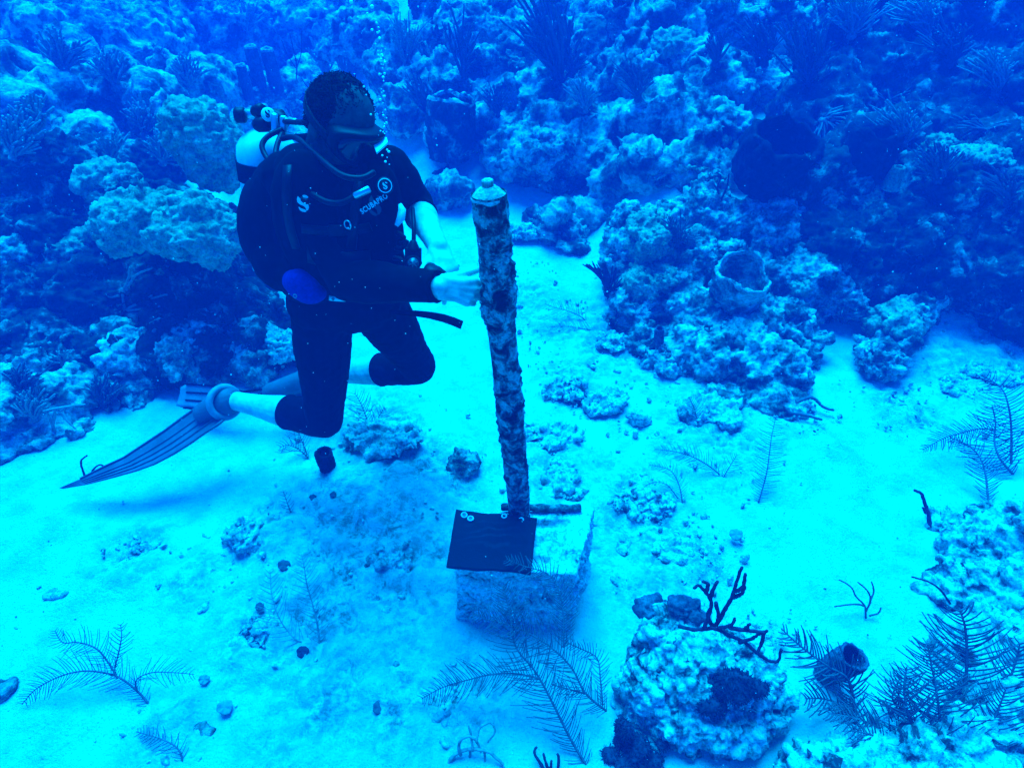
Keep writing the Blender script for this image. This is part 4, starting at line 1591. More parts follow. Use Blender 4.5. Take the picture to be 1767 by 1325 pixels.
plume('drooping sea plume spread over the sand in the lower left', [
    dict(c=[(264, 1224, .0), (240, 1195, .03), (205, 1168, .06), (165, 1158, .09), (130, 1159, .10), (95, 1170, .09), (60, 1190, .06), (38, 1215, .03)], b=.075, s=.0085, rs=.0036, rb=.0011),
    dict(c=[(203, 1170, .06), (185, 1140, .10), (165, 1118, .13), (135, 1108, .14), (108, 1108, .14), (95, 1088, .15)], b=.06, s=.009, rs=.0032, rb=.0011),
    dict(c=[(236, 1192, .04), (236, 1172, .07), (262, 1160, .09), (300, 1160, .09), (335, 1163, .07)], b=.06, s=.010, rs=.0024, rb=.0010),
    dict(c=[(198, 1152, .07), (206, 1120, .11), (210, 1095, .14), (208, 1078, .15)], b=.045, s=.010, rs=.0025, rb=.0013)], M['gorg'], PG)
plume('curved thick sea plume fanning left of the tube sponge in the lower right', [
    dict(c=[(1478, 1250, .0), (1472, 1205, .07), (1462, 1170, .13), (1430, 1150, .17), (1395, 1125, .20), (1365, 1100, .23), (1348, 1084, .24)], b=.10, s=.0105, rs=.0055, rb=.0027, curl=.9),
    dict(c=[(1476, 1235, .03), (1450, 1215, .06), (1420, 1205, .08), (1390, 1205, .10)], b=.08, s=.011, rs=.004, rb=.0026, curl=.8)], M['gorg'], PG)
plume('tall dark sea plume with long curved branchlets at the lower right edge', [
    dict(c=[(1660, 1240, .05), (1664, 1200, .12), (1668, 1150, .2), (1668, 1110, .26), (1664, 1075, .31), (1655, 1050, .34)], b=.15, s=.0105, rs=.006, rb=.0028, curl=.9, lean=.25),
    dict(c=[(1655, 1240, .05), (1610, 1240, .09), (1565, 1225, .13), (1540, 1205, .17), (1555, 1165, .22)], b=.09, s=.0115, rs=.005, rb=.0026, curl=.9),
    dict(c=[(1640, 1310, .02), (1580, 1290, .06), (1530, 1260, .10), (1480, 1240, .12), (1430, 1230, .12)], b=.10, s=.0105, rs=.005, rb=.0026, curl=.8),
    dict(c=[(1700, 1240, .06), (1730, 1200, .14), (1750, 1150, .22), (1760, 1110, .28)], b=.10, s=.012, rs=.005, rb=.0026, curl=.8),
    dict(c=[(1660, 1320, .0), (1690, 1280, .06), (1705, 1240, .1), (1700, 1200, .14)], b=.11, s=.012, rs=.005, rb=.0026, curl=.8)], M['gorg'], PG)
plume('dense feathery sea plume clump in the lower right corner', [
    dict(c=[(1600, 1335, .02), (1590, 1290, .10), (1570, 1240, .18), (1560, 1190, .25), (1565, 1150, .30)], b=.13, s=.009, rs=.005, rb=.0022, curl=.9, lean=.3),
    dict(c=[(1620, 1335, .02), (1625, 1280, .12), (1620, 1220, .22), (1610, 1160, .30), (1600, 1110, .36)], b=.14, s=.009, rs=.005, rb=.0022, curl=.9, lean=.3),
    dict(c=[(1570, 1335, .02), (1540, 1300, .08), (1510, 1270, .12), (1470, 1260, .14)], b=.10, s=.009, rs=.005, rb=.0022, curl=.9),
    dict(c=[(1690, 1335, .02), (1700, 1280, .12), (1720, 1230, .2), (1735, 1190, .26)], b=.12, s=.010, rs=.005, rb=.0022, curl=.9)], M['gorg'], PG)
plume('spreading sea plume on the sand at the right edge', [
    dict(c=[(1708, 880, .0), (1704, 850, .04), (1700, 815, .09), (1688, 785, .13), (1665, 765, .16), (1640, 755, .17)], b=.075, s=.0105, rs=.0048, rb=.0020),
    dict(c=[(1748, 818, .02), (1725, 790, .08), (1716, 760, .12), (1718, 730, .17), (1712, 700, .22)], b=.15, s=.0105, rs=.0055, rb=.0022, lean=.2),
    dict(c=[(1718, 742, .15), (1690, 740, .15), (1655, 748, .14), (1625, 758, .12), (1592, 776, .08)], b=.07, s=.010, rs=.0035, rb=.0018, t0=.8),
    dict(c=[(1745, 800, .05), (1745, 740, .16), (1740, 700, .24), (1728, 670, .28), (1700, 650, .30)], b=.12, s=.012, rs=.005, rb=.0020, lean=.25)], M['gorg'], PG)
plume('single upright thin sea plume on the sand right of the post', [
    dict(c=[(1309, 866, .0), (1322, 820, .07), (1328, 780, .13), (1332, 750, .18), (1340, 715, .23)], b=.075, s=.010, rs=.0028, rb=.0012, lean=.2, curl=.2)], M['gorg'], PG)
plume('arched fine sea plume on the sand behind the block', [
    dict(c=[(1250, 826, .0), (1225, 805, .05), (1195, 788, .09), (1165, 779, .10), (1130, 775, .09)], b=.06, s=.008, rs=.0030, rb=.0011),
    dict(c=[(1248, 824, .01), (1262, 800, .06), (1272, 785, .09)], b=.055, s=.009, rs=.0022, rb=.0011)], M['gorg'], PG)
plume('thin bent sea plume right behind the concrete block', [
    dict(c=[(1178, 876, .0), (1174, 845, .05), (1164, 820, .09), (1150, 808, .10), (1120, 802, .10)], b=.05, s=.010, rs=.0026, rb=.0010),
    dict(c=[(1170, 860, .02), (1150, 836, .04), (1125, 833, .04), (1100, 848, .01)], b=.02, s=.014, rs=.0022, rb=.0010)], M['gorg'], PG)
plume('low fine sea plume trailing over the sand just right of the post', [
    dict(c=[(1018, 560, .0), (1000, 545, .05), (975, 535, .08), (955, 530, .10), (940, 524, .12)], b=.085, s=.010, rs=.0028, rb=.0011),
    dict(c=[(1050, 575, .0), (1010, 568, .03), (975, 563, .05), (945, 565, .05)], b=.06, s=.010, rs=.0026, rb=.0011)], M['gorg'], PG)
plume('pale open sea plume on the rubble left of the block', [
    dict(c=[(552, 1122, .0), (548, 1080, .06), (540, 1045, .11), (530, 1010, .16), (525, 980, .20), (520, 955, .22)], b=.07, s=.013, rs=.0034, rb=.0014),
    dict(c=[(550, 1112, .01), (515, 1105, .04), (490, 1080, .08), (475, 1050, .12), (468, 1020, .15), (466, 985, .18)], b=.075, s=.016, rs=.0030, rb=.0014)], M['gorg_pale'], PG)
plume('small ragged sea plume below the shin of the diver', [
    dict(c=[(532, 790, .0), (515, 775, .04), (498, 768, .06), (482, 772, .06)], b=.08, s=.011, rs=.0030, rb=.0015, curl=1.0),
    dict(c=[(530, 785, .01), (520, 758, .07), (512, 735, .12)], b=.07, s=.011, rs=.0026, rb=.0014)], M['gorg'], PG)
plume('bushy little sea plume on the rubble mound behind the knee', [
    dict(c=[(640, 745, .0), (632, 720, .06), (622, 695, .12), (612, 678, .16)], b=.09, s=.012, rs=.003, rb=.0015),
    dict(c=[(642, 745, .0), (652, 722, .06), (664, 702, .10)], b=.07, s=.012, rs=.003, rb=.0015)], M['gorg'], PG)
plume('short sea plume lying on the sand at the bottom left', [
    dict(c=[(318, 1330, .0), (312, 1300, .03), (298, 1284, .04), (270, 1272, .04), (235, 1262, .03)], b=.045, s=.011, rs=.0032, rb=.0013)], M['gorg'], PG)
plume('twig like small sea plume beside the small rubble clump', [
    dict(c=[(504, 890, .0), (496, 868, .05), (488, 845, .09)], b=.04, s=.014, rs=.0022, rb=.0011)], M['gorg'], PG)
plume('dark ragged sea plume on the flat mound right of centre', [
    dict(c=[(1205, 745, .0), (1202, 720, .05), (1196, 700, .09), (1188, 685, .12)], b=.06, s=.010, rs=.0030, rb=.0016)], M['gorg'], PG)

def rise(base, d0, t):
    """a point seen at t that stands above a base seen at base, depth d0"""
    h = max(-.1, (base[1] - t[1]) / FPX * d0 / CS)
    return P(t[0], t[1], d0 - .55 * h - .03 * min(1.0, abs(t[0] - base[0]) / 40))

# ---- branching rods
def rods(label, base, arms, r, mat, group=None, name='sea_rod', cat='sea rod', hit=False):
    b = reef_hit(base[0], base[1]) if hit else G(*base)
    d0 = depth_of(b)
    e = empty(name, b, label, cat, group)
    rn = random.Random(hash_seed(label))
    for a in arms:
        pts = sm([rise(base, d0, q) for q in a['c']] if hit else path_px(a['c']), 6)
        rr = a.get('r', r)
        n = len(pts)
        pts = [p + Vector((rn.uniform(-1, 1), rn.uniform(-1, 1), rn.uniform(-1, 1))) * rr * .16 for p in pts]
        MB().tube(pts, [rr * (1 - .35 * i / (n - 1)) * rn.uniform(.90, 1.12) for i in range(n)], 9).build('branch', mat, e)
    return e

RG = 'branching sea rods'
rods('dark antler like sea rod standing on top of the mottled boulder', (1225, 1085, .30), [
    dict(c=[(1232, 1080, .30), (1222, 1066, .36), (1228, 1040, .42), (1218, 1022, .46), (1206, 1010, .49), (1198, 1014, .49)]),
    dict(c=[(1218, 1022, .46), (1222, 1008, .50), (1213, 1003, .52)]), dict(c=[(1226, 1030, .44), (1232, 1014, .48), (1238, 1003, .50)]),
    dict(c=[(1235, 1040, .42), (1240, 1060, .38), (1236, 1078, .31)]), dict(c=[(1236, 1078, .32), (1252, 1050, .40), (1265, 1025, .46), (1272, 1000, .51), (1280, 978, .56)]),
    dict(c=[(1270, 1020, .47), (1282, 1012, .50), (1286, 990, .54)]), dict(c=[(1266, 1030, .45), (1280, 1024, .47), (1286, 1012, .50)])], .0062, M['gorg_dark'], RG)
rods('dark sprawling sea rod draped over the front of the mottled boulder', (1175, 1080, .30), [
    dict(c=[(1172, 1080, .31), (1200, 1086, .32), (1230, 1084, .33), (1255, 1094, .33), (1285, 1108, .31), (1305, 1125, .29), (1325, 1138, .27), (1342, 1140, .27), (1348, 1120, .31)]),
    dict(c=[(1240, 1084, .34), (1262, 1078, .37), (1268, 1066, .39)]), dict(c=[(1258, 1082, .36), (1290, 1088, .36), (1316, 1090, .36), (1324, 1088, .37)]),
    dict(c=[(1285, 1086, .36), (1294, 1076, .39)]), dict(c=[(1318, 1090, .36), (1314, 1110, .31), (1306, 1126, .29)]), dict(c=[(1276, 1108, .31), (1296, 1102, .33), (1312, 1092, .35)]),
    dict(c=[(1215, 1084, .33), (1224, 1060, .38), (1228, 1046, .40)])], .0058, M['gorg_dark'], RG)
rods('small forked sea rod growing from bare sand right of the boulder', (1494, 1066, 0), [
    dict(c=[(1494, 1066, 0), (1492, 1045, .04), (1478, 1030, .07), (1468, 1012, .10), (1448, 1000, .12)]), dict(c=[(1492, 1045, .04), (1476, 1042, .05), (1440, 1046, .05)]),
    dict(c=[(1494, 1055, .02), (1502, 1035, .06), (1496, 1018, .09), (1480, 1004, .11)]), dict(c=[(1500, 1062, .01), (1515, 1058, .02), (1520, 1048, .04)]), dict(c=[(1502, 1035, .06), (1508, 1020, .08), (1504, 1004, .11)])], .0035, M['gorg'], RG)
rods('curled fuzzy sea rod at the bottom edge left of the large plume', (790, 1330, 0), [
    dict(c=[(768, 1325, 0), (785, 1302, .04), (812, 1292, .06), (845, 1298, .05), (868, 1318, .02)], r=.006), dict(c=[(795, 1302, .04), (792, 1282, .08), (806, 1270, .10), (822, 1278, .08), (830, 1296, .05)], r=.005),
    dict(c=[(822, 1280, .08), (828, 1256, .10), (846, 1246, .11), (854, 1262, .09), (842, 1280, .06)], r=.004), dict(c=[(816, 1294, .06), (812, 1265, .10), (808, 1250, .12)], r=.004),
    dict(c=[(812, 1294, .05), (808, 1320, 0)], r=.004), dict(c=[(836, 1296, .05), (838, 1322, 0)], r=.004)], .005, M['gorg_pale'], RG)
rods('dark curved sea rod stubs at the bottom edge beside the large plume', (940, 1340, 0), [
    dict(c=[(948, 1340, .0), (932, 1316, .03), (922, 1298, .05), (926, 1288, .06)]), dict(c=[(948, 1336, .0), (942, 1315, .04), (938, 1300, .06)]), dict(c=[(962, 1338, 0), (964, 1310, .05), (962, 1300, .06)]), dict(c=[(950, 1330, .01), (952, 1312, .04)])], .005, M['gorg_dark'], RG)
rods('long bent sea rod lying along the sand below the right reef', (1355, 700, .02), [
    dict(c=[(1372, 696, .03), (1395, 686, .06), (1408, 690, .05), (1420, 702, .03), (1438, 708, .02)], r=.009), dict(c=[(1362, 712, .03), (1388, 716, .03), (1418, 724, .02)], r=.008), dict(c=[(1375, 700, .03), (1364, 712, .03), (1352, 700, .05)], r=.008)], .008, M['gorg'], RG)
rods('pale branching sea rod on the dark left reef', (215, 535, .05), [
    dict(c=[(215, 535, .05), (200, 528, .12), (180, 530, .16), (160, 520, .20)]), dict(c=[(215, 532, .05), (212, 505, .16), (222, 480, .26), (224, 462, .34)]), dict(c=[(218, 500, .2), (235, 475, .28), (262, 463, .34)]),
    dict(c=[(218, 534, .06), (245, 520, .16), (288, 508, .24)]), dict(c=[(220, 536, .06), (250, 532, .12), (276, 528, .16)]), dict(c=[(205, 510, .15), (190, 512, .18), (184, 508, .2)]), dict(c=[(240, 522, .15), (262, 510, .2)])], .0075, M['gorg_pale'], RG, hit=True)
rods('forked pale sea rod low on the left reef', (95, 745, .02), [
    dict(c=[(95, 745, .02), (85, 720, .10), (78, 708, .14)]), dict(c=[(100, 708, .14), (112, 722, .11), (130, 740, .05)]), dict(c=[(75, 710, .14), (95, 705, .16), (125, 700, .17), (146, 698, .18)]), dict(c=[(96, 706, .16), (92, 730, .08), (90, 748, .03)])], .006, M['gorg_pale'], RG, hit=True)
rods('thin bare sea whip tree above the head of the diver', (520, 165, .0), [
    dict(c=[(545, 190, .0), (525, 165, .15), (512, 140, .28), (512, 115, .40), (506, 85, .52), (500, 60, .64)], r=.007), dict(c=[(512, 120, .38), (496, 95, .5), (486, 70, .62)], r=.005), dict(c=[(520, 135, .3), (532, 152, .22), (548, 160, .2)], r=.005), dict(c=[(512, 118, .38), (520, 90, .5), (520, 55, .62)], r=.005)], .006, M['gorg_dark'], RG, hit=True)
rods('sparse sea rod between the sand and right reef behind the post', (1245, 345, .02), [
    dict(c=[(1245, 345, .02), (1238, 325, .12), (1244, 305, .22), (1236, 298, .26)]), dict(c=[(1246, 342, .04), (1255, 320, .15), (1258, 300, .24)]), dict(c=[(1240, 330, .10), (1232, 318, .16)])], .006, M['gorg_dark'], RG, hit=True)
rods('short dark twig standing on sand at the right', (1604, 908, 0), [
    dict(c=[(1606, 912, 0), (1602, 890, .04), (1596, 868, .08), (1590, 852, .12), (1578, 846, .13)], r=.008), dict(c=[(1598, 885, .05), (1592, 875, .07)], r=.006)], .007, M['gorg_dark'], RG)
rods('thin dark sprig beside the near fin tip', (150, 825, 0), [
    dict(c=[(150, 828, 0), (142, 810, .05), (140, 795, .09), (150, 786, .11)], r=.005), dict(c=[(158, 826, 0), (160, 812, .04), (172, 802, .06), (184, 808, .04)], r=.005)], .005, M['gorg_dark'], RG)
rods('thin whip arching over the lower right reef', (1640, 1040, .05), [dict(c=[(1640, 1042, .05), (1625, 1020, .12), (1605, 1005, .16), (1574, 995, .18)], r=.004)], .004, M['gorg_dark'], RG)

# ---- bushes of long fingers (soft corals) on the slopes
def bush(label, base, tips, r, mat, seed, n=26, spread=26, name='soft_coral', group='bushy soft corals on the reef slopes'):
    """base (px,py,h); tips: list of (px,py,h) between which the finger ends lie"""
    b = reef_hit(base[0], base[1])
    d0 = depth_of(b)
    e = empty(name, b, label, 'soft coral', group)
    rn = random.Random(seed)
    mb = MB()
    T = [rise(base, d0, t) for t in tips]
    for k in range(n):
        t = rn.random() * (len(T) - 1)
        i = int(t)
        tip = T[i].lerp(T[i + 1], t - i)
        L = (tip - b).length
        tip = b.lerp(tip, rn.uniform(.55, 1.05)) + Vector((rn.gauss(0, .10), rn.gauss(0, .16), rn.gauss(0, .06))) * L
        mid = b.lerp(tip, .45) + Vector((rn.gauss(0, .05), rn.gauss(0, .08), rn.uniform(.0, .10))) * L
        pts = sm([b + Vector((rn.gauss(0, .03), rn.gauss(0, .03), 0)) * L, mid, tip], 5)
        mb.tube(pts, [r * (1 - .45 * j / (len(pts) - 1)) for j in range(len(pts))], 6)
        if rn.random() < .6:                                          # a side finger
            q = pts[len(pts) // 2]
            tip2 = q.lerp(tip, .8) + Vector((rn.gauss(0, .1), rn.gauss(0, .1), rn.uniform(.02, .12))) * L
            mb.tube(sm([q, q.lerp(tip2, .5) + Vector((0, 0, .02 * L)), tip2], 4), r * .8, 6)
    mb.build('fingers', mat, e)
    MB().ell(b + Vector((0, 0, -.01)), (r * 4, r * 4, r * 3), None, 12, 8).build('holdfast', mat, e)
    return e

bush('large bushy soft coral with upright fingers at the top centre', (965, 135, .0), [(870, 60, .55), (900, 10, .85), (930, -30, 1.0), (965, -10, .9), (985, 30, .7)], .013, M['gorg'], 3, 44)
bush('rounded drooping soft coral beside the large bush at the top centre', (985, 130, .05), [(960, 90, .4), (985, 75, .5), (1010, 85, .4), (1020, 110, .2)], .009, M['gorg'], 4, 40)
bush('thin fingered soft coral in the haze above the sponge pot', (800, 130, .0), [(770, 40, .6), (790, 20, .8), (815, 40, .6), (825, 80, .4)], .010, M['gorg'], 5, 18)
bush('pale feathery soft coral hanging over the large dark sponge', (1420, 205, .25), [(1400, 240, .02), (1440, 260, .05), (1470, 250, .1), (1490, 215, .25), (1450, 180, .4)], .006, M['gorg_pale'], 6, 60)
bush('wide drooping soft coral in the upper right', (1530, 175, .3), [(1480, 150, .45), (1500, 210, .15), (1540, 230, .1), (1590, 200, .2), (1600, 140, .45)], .006, M['gorg'], 7, 70)
bush('tall fine soft coral in the haze at the upper right', (1395, 150, .0), [(1340, 60, .6), (1370, 30, .8), (1410, 40, .8), (1440, 80, .5)], .007, M['gorg'], 8, 50)
bush('wispy soft coral beneath the top edge right of centre', (1470, 60, .0), [(1410, 20, .5), (1450, -20, .8), (1500, -20, .8), (1540, 10, .6)], .008, M['gorg_pale'], 9, 60)
bush('dense soft coral high in the upper right corner', (1640, 110, .2), [(1580, 60, .4), (1620, 30, .6), (1670, 40, .5), (1690, 80, .3)], .007, M['gorg'], 10, 60)
bush('soft coral overhanging the dark hollow at the right edge', (1700, 225, .3), [(1640, 200, .3), (1660, 240, .1), (1700, 270, .05), (1740, 260, .1), (1750, 200, .3)], .007, M['gorg'], 11, 60)
bush('small spiky soft coral near the top right of centre', (1235, 110, .0), [(1215, 70, .3), (1240, 50, .45), (1262, 75, .3)], .009, M['gorg'], 12, 22)
bush('soft coral bush on the sand edge right of the post', (1050, 505, .0), [(1012, 470, .12), (1030, 440, .25), (1050, 450, .22), (1075, 475, .12), (1060, 540, .0)], .006, M['gorg_dark'], 13, 34)
bush('wispy soft coral on the light mound of the right reef', (1170, 420, .12), [(1140, 380, .25), (1160, 365, .3), (1195, 385, .25), (1210, 410, .15)], .004, M['gorg'], 14, 40)
bush('pale twiggy soft coral on the right reef beside the cup sponge', (1188, 425, .15), [(1175, 408, .2), (1195, 395, .25), (1215, 405, .2)], .004, M['gorg_pale'], 15, 26)
bush('pale spidery soft coral low on the right reef', (1150, 500, .10), [(1128, 490, .15), (1140, 465, .25), (1155, 460, .25), (1160, 510, .05)], .005, M['gorg_pale'], 16, 20)
bush('pale wispy soft coral on the left reef below the mounds', (110, 625, .12), [(70, 630, .12), (75, 610, .2), (110, 600, .22), (150, 612, .15)], .005, M['gorg_pale'], 17, 36)
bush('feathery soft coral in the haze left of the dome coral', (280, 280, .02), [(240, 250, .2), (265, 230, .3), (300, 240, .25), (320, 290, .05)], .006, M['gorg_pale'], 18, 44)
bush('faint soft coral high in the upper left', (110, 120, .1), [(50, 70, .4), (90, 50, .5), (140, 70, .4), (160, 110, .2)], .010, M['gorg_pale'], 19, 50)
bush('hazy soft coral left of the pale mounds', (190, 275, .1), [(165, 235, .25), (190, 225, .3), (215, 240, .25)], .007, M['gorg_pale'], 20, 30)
bush('soft coral behind the head of the diver', (600, 150, .0), [(570, 70, .5), (600, 40, .7), (640, 60, .6), (650, 110, .3)], .008, M['gorg_pale'], 22, 50)
bush('hazy soft coral at the left edge above the dark ledge', (25, 270, .1), [(0, 210, .3), (25, 195, .4), (60, 220, .3), (70, 260, .1)], .008, M['gorg_pale'], 23, 44)
bush('tangled soft coral low on the left edge', (40, 670, .1), [(5, 640, .2), (30, 625, .25), (65, 640, .2), (80, 665, .1)], .005, M['gorg'], 24, 40)
bush('soft coral on the dim reef at the right edge', (1690, 545, .05), [(1640, 520, .15), (1670, 500, .25), (1720, 495, .25), (1750, 520, .15)], .005, M['gorg'], 25, 40)

for k, (bx, by, tp, rr, mm, n_, lab) in enumerate((
    (700, 110, [(660, 40), (700, 20), (740, 50)], .007, 'gorg_pale', 40, 'hazy soft coral right of the bubbles'),
    (740, 200, [(690, 150), (710, 120), (735, 140)], .006, 'gorg', 34, 'feathery soft coral left of the sponge pot'),
    (860, 200, [(820, 160), (850, 140), (880, 165)], .006, 'gorg', 34, 'feathery soft coral right of the sponge pot'),
    (1010, 190, [(970, 150), (1000, 130), (1040, 160)], .006, 'gorg_pale', 40, 'pale wispy soft coral under the rounded drooping one'),
    (1100, 170, [(1060, 120), (1090, 100), (1130, 130)], .006, 'gorg', 36, 'dim soft coral on the slope at the top right of centre'),
    (1320, 110, [(1280, 50), (1310, 20), (1350, 50)], .007, 'gorg', 44, 'dim feathery soft coral in the gap at the top right'),
    (1560, 250, [(1510, 190), (1550, 170), (1600, 210)], .006, 'gorg_pale', 60, 'pale drooping fronds right of the huge sponge'),
    (1620, 310, [(1570, 270), (1610, 240), (1660, 270)], .006, 'gorg', 50, 'dark drooping fronds in the shaded right reef'),
    (1720, 160, [(1670, 100), (1700, 80), (1750, 110)], .007, 'gorg_pale', 60, 'pale sweeping fronds near the upper right corner'),
    (1740, 350, [(1690, 310), (1730, 290), (1765, 320)], .006, 'gorg', 44, 'drooping fronds over the hollow at the right edge'),
    (1600, 60, [(1540, 20), (1580, -10), (1630, 10)], .008, 'gorg_pale', 60, 'faint fronds along the top edge at the right'),
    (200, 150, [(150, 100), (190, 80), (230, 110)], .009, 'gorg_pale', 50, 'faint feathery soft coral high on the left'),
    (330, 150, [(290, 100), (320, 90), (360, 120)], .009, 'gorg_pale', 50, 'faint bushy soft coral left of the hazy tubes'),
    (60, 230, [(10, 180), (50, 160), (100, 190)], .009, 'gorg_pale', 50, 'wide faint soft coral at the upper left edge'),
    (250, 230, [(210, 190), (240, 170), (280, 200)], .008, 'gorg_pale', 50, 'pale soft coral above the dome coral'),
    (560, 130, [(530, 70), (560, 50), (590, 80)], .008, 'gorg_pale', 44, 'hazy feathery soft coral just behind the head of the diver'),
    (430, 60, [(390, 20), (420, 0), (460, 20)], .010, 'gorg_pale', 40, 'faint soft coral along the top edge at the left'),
    (60, 720, [(20, 680), (50, 670), (90, 690)], .005, 'gorg_pale', 40, 'pale tangle of soft coral at the foot of the left reef'),
    (180, 700, [(150, 660), (180, 650), (215, 670)], .005, 'gorg', 34, 'small soft coral at the sand edge left of the fins'))):
    bush(lab, (bx, by), [(x, y, 0) for x, y in tp], rr, M[mm], 200 + k, n_)

# ---- sponges
def vase(label, foot, rim_c, R_rim, R_foot, mat, rim_mat, seed, wob=.08, depth=.7, axis=None, name='barrel_sponge', cat='sponge', thick=.16, flute=.06, spike=0):
    """hollow vessel with uneven rim, thick wall, its own inner face"""
    f, r = Vector(foot), Vector(rim_c)
    L = (r - f).length
    ax = (r - f).normalized() if axis is None else Vector(axis).normalized()
    f = r - ax * L
    e = empty(name, f, label, cat)
    n, m = 72, 26
    q = Vector((1, 0, 0))
    a = (q - ax * q.dot(ax)).normalized()
    b = ax.cross(a)
    rn = random.Random(seed)
    ph = [rn.uniform(0, 6.28) for _ in range(6)]
    def rimv(w):
        return 1 + wob * (math.sin(2 * w + ph[0]) + .6 * math.sin(3 * w + ph[1]) + .35 * math.sin(5 * w + ph[2]))
    def liph(w):
        return wob * .9 * (math.sin(2 * w + ph[3]) + .6 * math.sin(4 * w + ph[4]) + .3 * math.sin(7 * w + ph[5]))
    prof = []
    for i in range(m):                                               # outside, from foot to rim
        t = i / (m - 1)
        prof.append((t, R_foot + (R_rim - R_foot) * (t ** .8) + .10 * R_rim * math.sin(math.pi * t), 0))
    ro = prof[-1][1]
    prof += [(1.02, ro * (1 - thick * .35), 0), (1.01, ro * (1 - thick * .8), 1)]
    for i in range(1, m):                                            # inside, down to the bottom of the cup
        t = 1 - depth * i / (m - 1)
        prof.append((t, max(.002, (R_foot + (R_rim - R_foot) * (t ** .8) + .10 * R_rim * math.sin(math.pi * t)) * (1 - thick) * (1 - (i / (m - 1)) ** 4)), 1))
    verts = []
    for t, rr, ins in prof:
        for k in range(n):
            w = 2 * math.pi * k / n
            g = 1 + (rimv(w) - 1) * t + flute * math.sin(13 * w + 2 * math.sin(3 * t + seed)) * (0 if ins else .5) * (.3 + .7 * t)
            h = t * L + liph(w) * R_rim * max(0, t) ** 3
            verts.append(f + ax * h + a * (math.cos(w) * rr * g) + b * (math.sin(w) * rr * g))
    v = np.array([x[:] for x in verts])
    M_ = len(prof)
    idx = np.arange(M_ * n).reshape(M_, n)
    nx_ = np.roll(idx, -1, axis=1)
    quads = np.stack([idx[:-1], nx_[:-1], nx_[1:], idx[1:]], -1).reshape(-1, 4)
    nn = normals_of(v, quads)
    s = R_rim
    v = v + nn * (s * (.09 * fbm(v, 2.5 / s, 3, seed) + .13 * (0.45 - worley(v, 3.6 / s, seed + 1)) + .04 * fbm(v, 13 / s, 2, seed + 2)))[:, None]
    ro_ = m                                                            # split: wall and rim
    wall_f = np.concatenate([quads[:(m - 2) * n], quads[(m + 3) * n:]])
    rim_f = quads[(m - 2) * n:(m + 3) * n]
    loc = np.array(f)
    link('wall', mesh_from('wall', v - loc, wall_f), mat, e)
    used = np.unique(rim_f)
    mp = np.full(len(v), -1)
    mp[used] = np.arange(len(used))
    link('rim', mesh_from('rim', v[used] - loc, mp[rim_f]), rim_mat, e)
    return e

def on_reef(px, py, h=0):
    """a point measured on the reef: first surface met by the sight line (already built reef)"""
    return reef_hit(px, py) + Vector((0, 0, h))

# cup sponge with bright rim on the right reef
rc = reef_hit(1285, 520)
d0 = depth_of(rc) - .08
vase('cup shaped sponge with a bright rim and hollow dark inside on the right reef', P(1296, 545, d0 + .12), P(1284, 468, d0 - .08), .132, .105, M['reef'], M['sponge_rim'], 5, .11, .7, Vector((-.05, -.34, .9)), thick=.10)
rc = reef_hit(1350, 300)
d0 = depth_of(rc) - .06
vase('huge dark barrel sponge on the upper slope of the right reef', P(1330, 330, d0 + .12), P(1366, 240, d0 - .10), .185, .17, M['sponge_dark'], M['sponge_dark'], 8, .13, .8, Vector((.22, -.42, .85)), thick=.16, flute=.10)
rc = reef_hit(775, 250)
d0 = depth_of(rc) - .10
vase('broad dark overgrown sponge pot behind the post', P(782, 275, d0 + .10), P(776, 168, d0 - .10),   .165, .15, M['reef_dark'], M['reef'], 9, .12, .6, Vector((.06, .05, 1)), thick=.12, flute=.08)
rc = reef_hit(1515, 290)
d0 = depth_of(rc) - .04
vase('dark barrel sponge beneath the drooping soft coral', P(1510, 290, d0 + .1), P(1510, 225, d0 - .05), .13, .12, M['sponge_dark'], M['sponge_dark'], 10, .10, .6, Vector((.05, .05, 1)), thick=.2)
vase('small grey tube sponge among the sea plumes at the lower right', G(1458, 1215, 0), G(1474, 1132, .17), .040, .034, M['sponge'], M['sponge'], 11, .05, .7, Vector((.10, -.20, 1)), name='tube_sponge', thick=.25, flute=.03)
vase('stubby dark tube sponge standing on sand below the knee', G(560, 820, -.01), G(558, 780, .10), .034, .030, M['sponge_dark'], M['sponge_dark'], 12, .05, .35, Vector((0, -.05, 1)), name='tube_sponge', thick=.3, flute=.03)
rc = reef_hit(1146, 600)
d0 = depth_of(rc)
vase('small finger shaped tube sponge low on the right reef', P(1146, 598, d0), P(1138, 567, d0 - .05), .022, .026, M['sponge'], M['sponge'], 13, .04, .3, Vector((-.12, -.1, 1)), name='tube_sponge', thick=.3)
for k, (x0, y0, x1, y1, R, lab) in enumerate((
        (470, 160, 460, 85, .060, 'taller of the two hazy tube sponges above the tank'), (440, 140, 431, 80, .055, 'shorter of the two hazy tube sponges above the tank'),
        (420, 150, 414, 112, .045, 'low stubby tube sponge left of the two hazy tubes'))):
    rc = reef_hit(x0, y0 + 15)
    d0 = depth_of(rc)
    R = R * d0 / 4.0 * .66
    vase(lab, P(x0, y0 + 18, d0 + .05), P(x1, y1, d0 - .15), R, R * 1.05, M['sponge'], M['sponge_rim'], 30 + k, .05, .12, Vector((-.02, -.05, 1)), name='tube_sponge', thick=.3)
rc = reef_hit(295, 445)
d0 = depth_of(rc) - .02
vase('small pale tube sponge on the front of the left reef mounds', P(292, 448, d0), P(292, 418, d0 - .04), .020, .022, M['sponge_rim'], M['sponge_rim'], 40, .04, .4, Vector((0, -.2, 1)), name='tube_sponge', thick=.3)
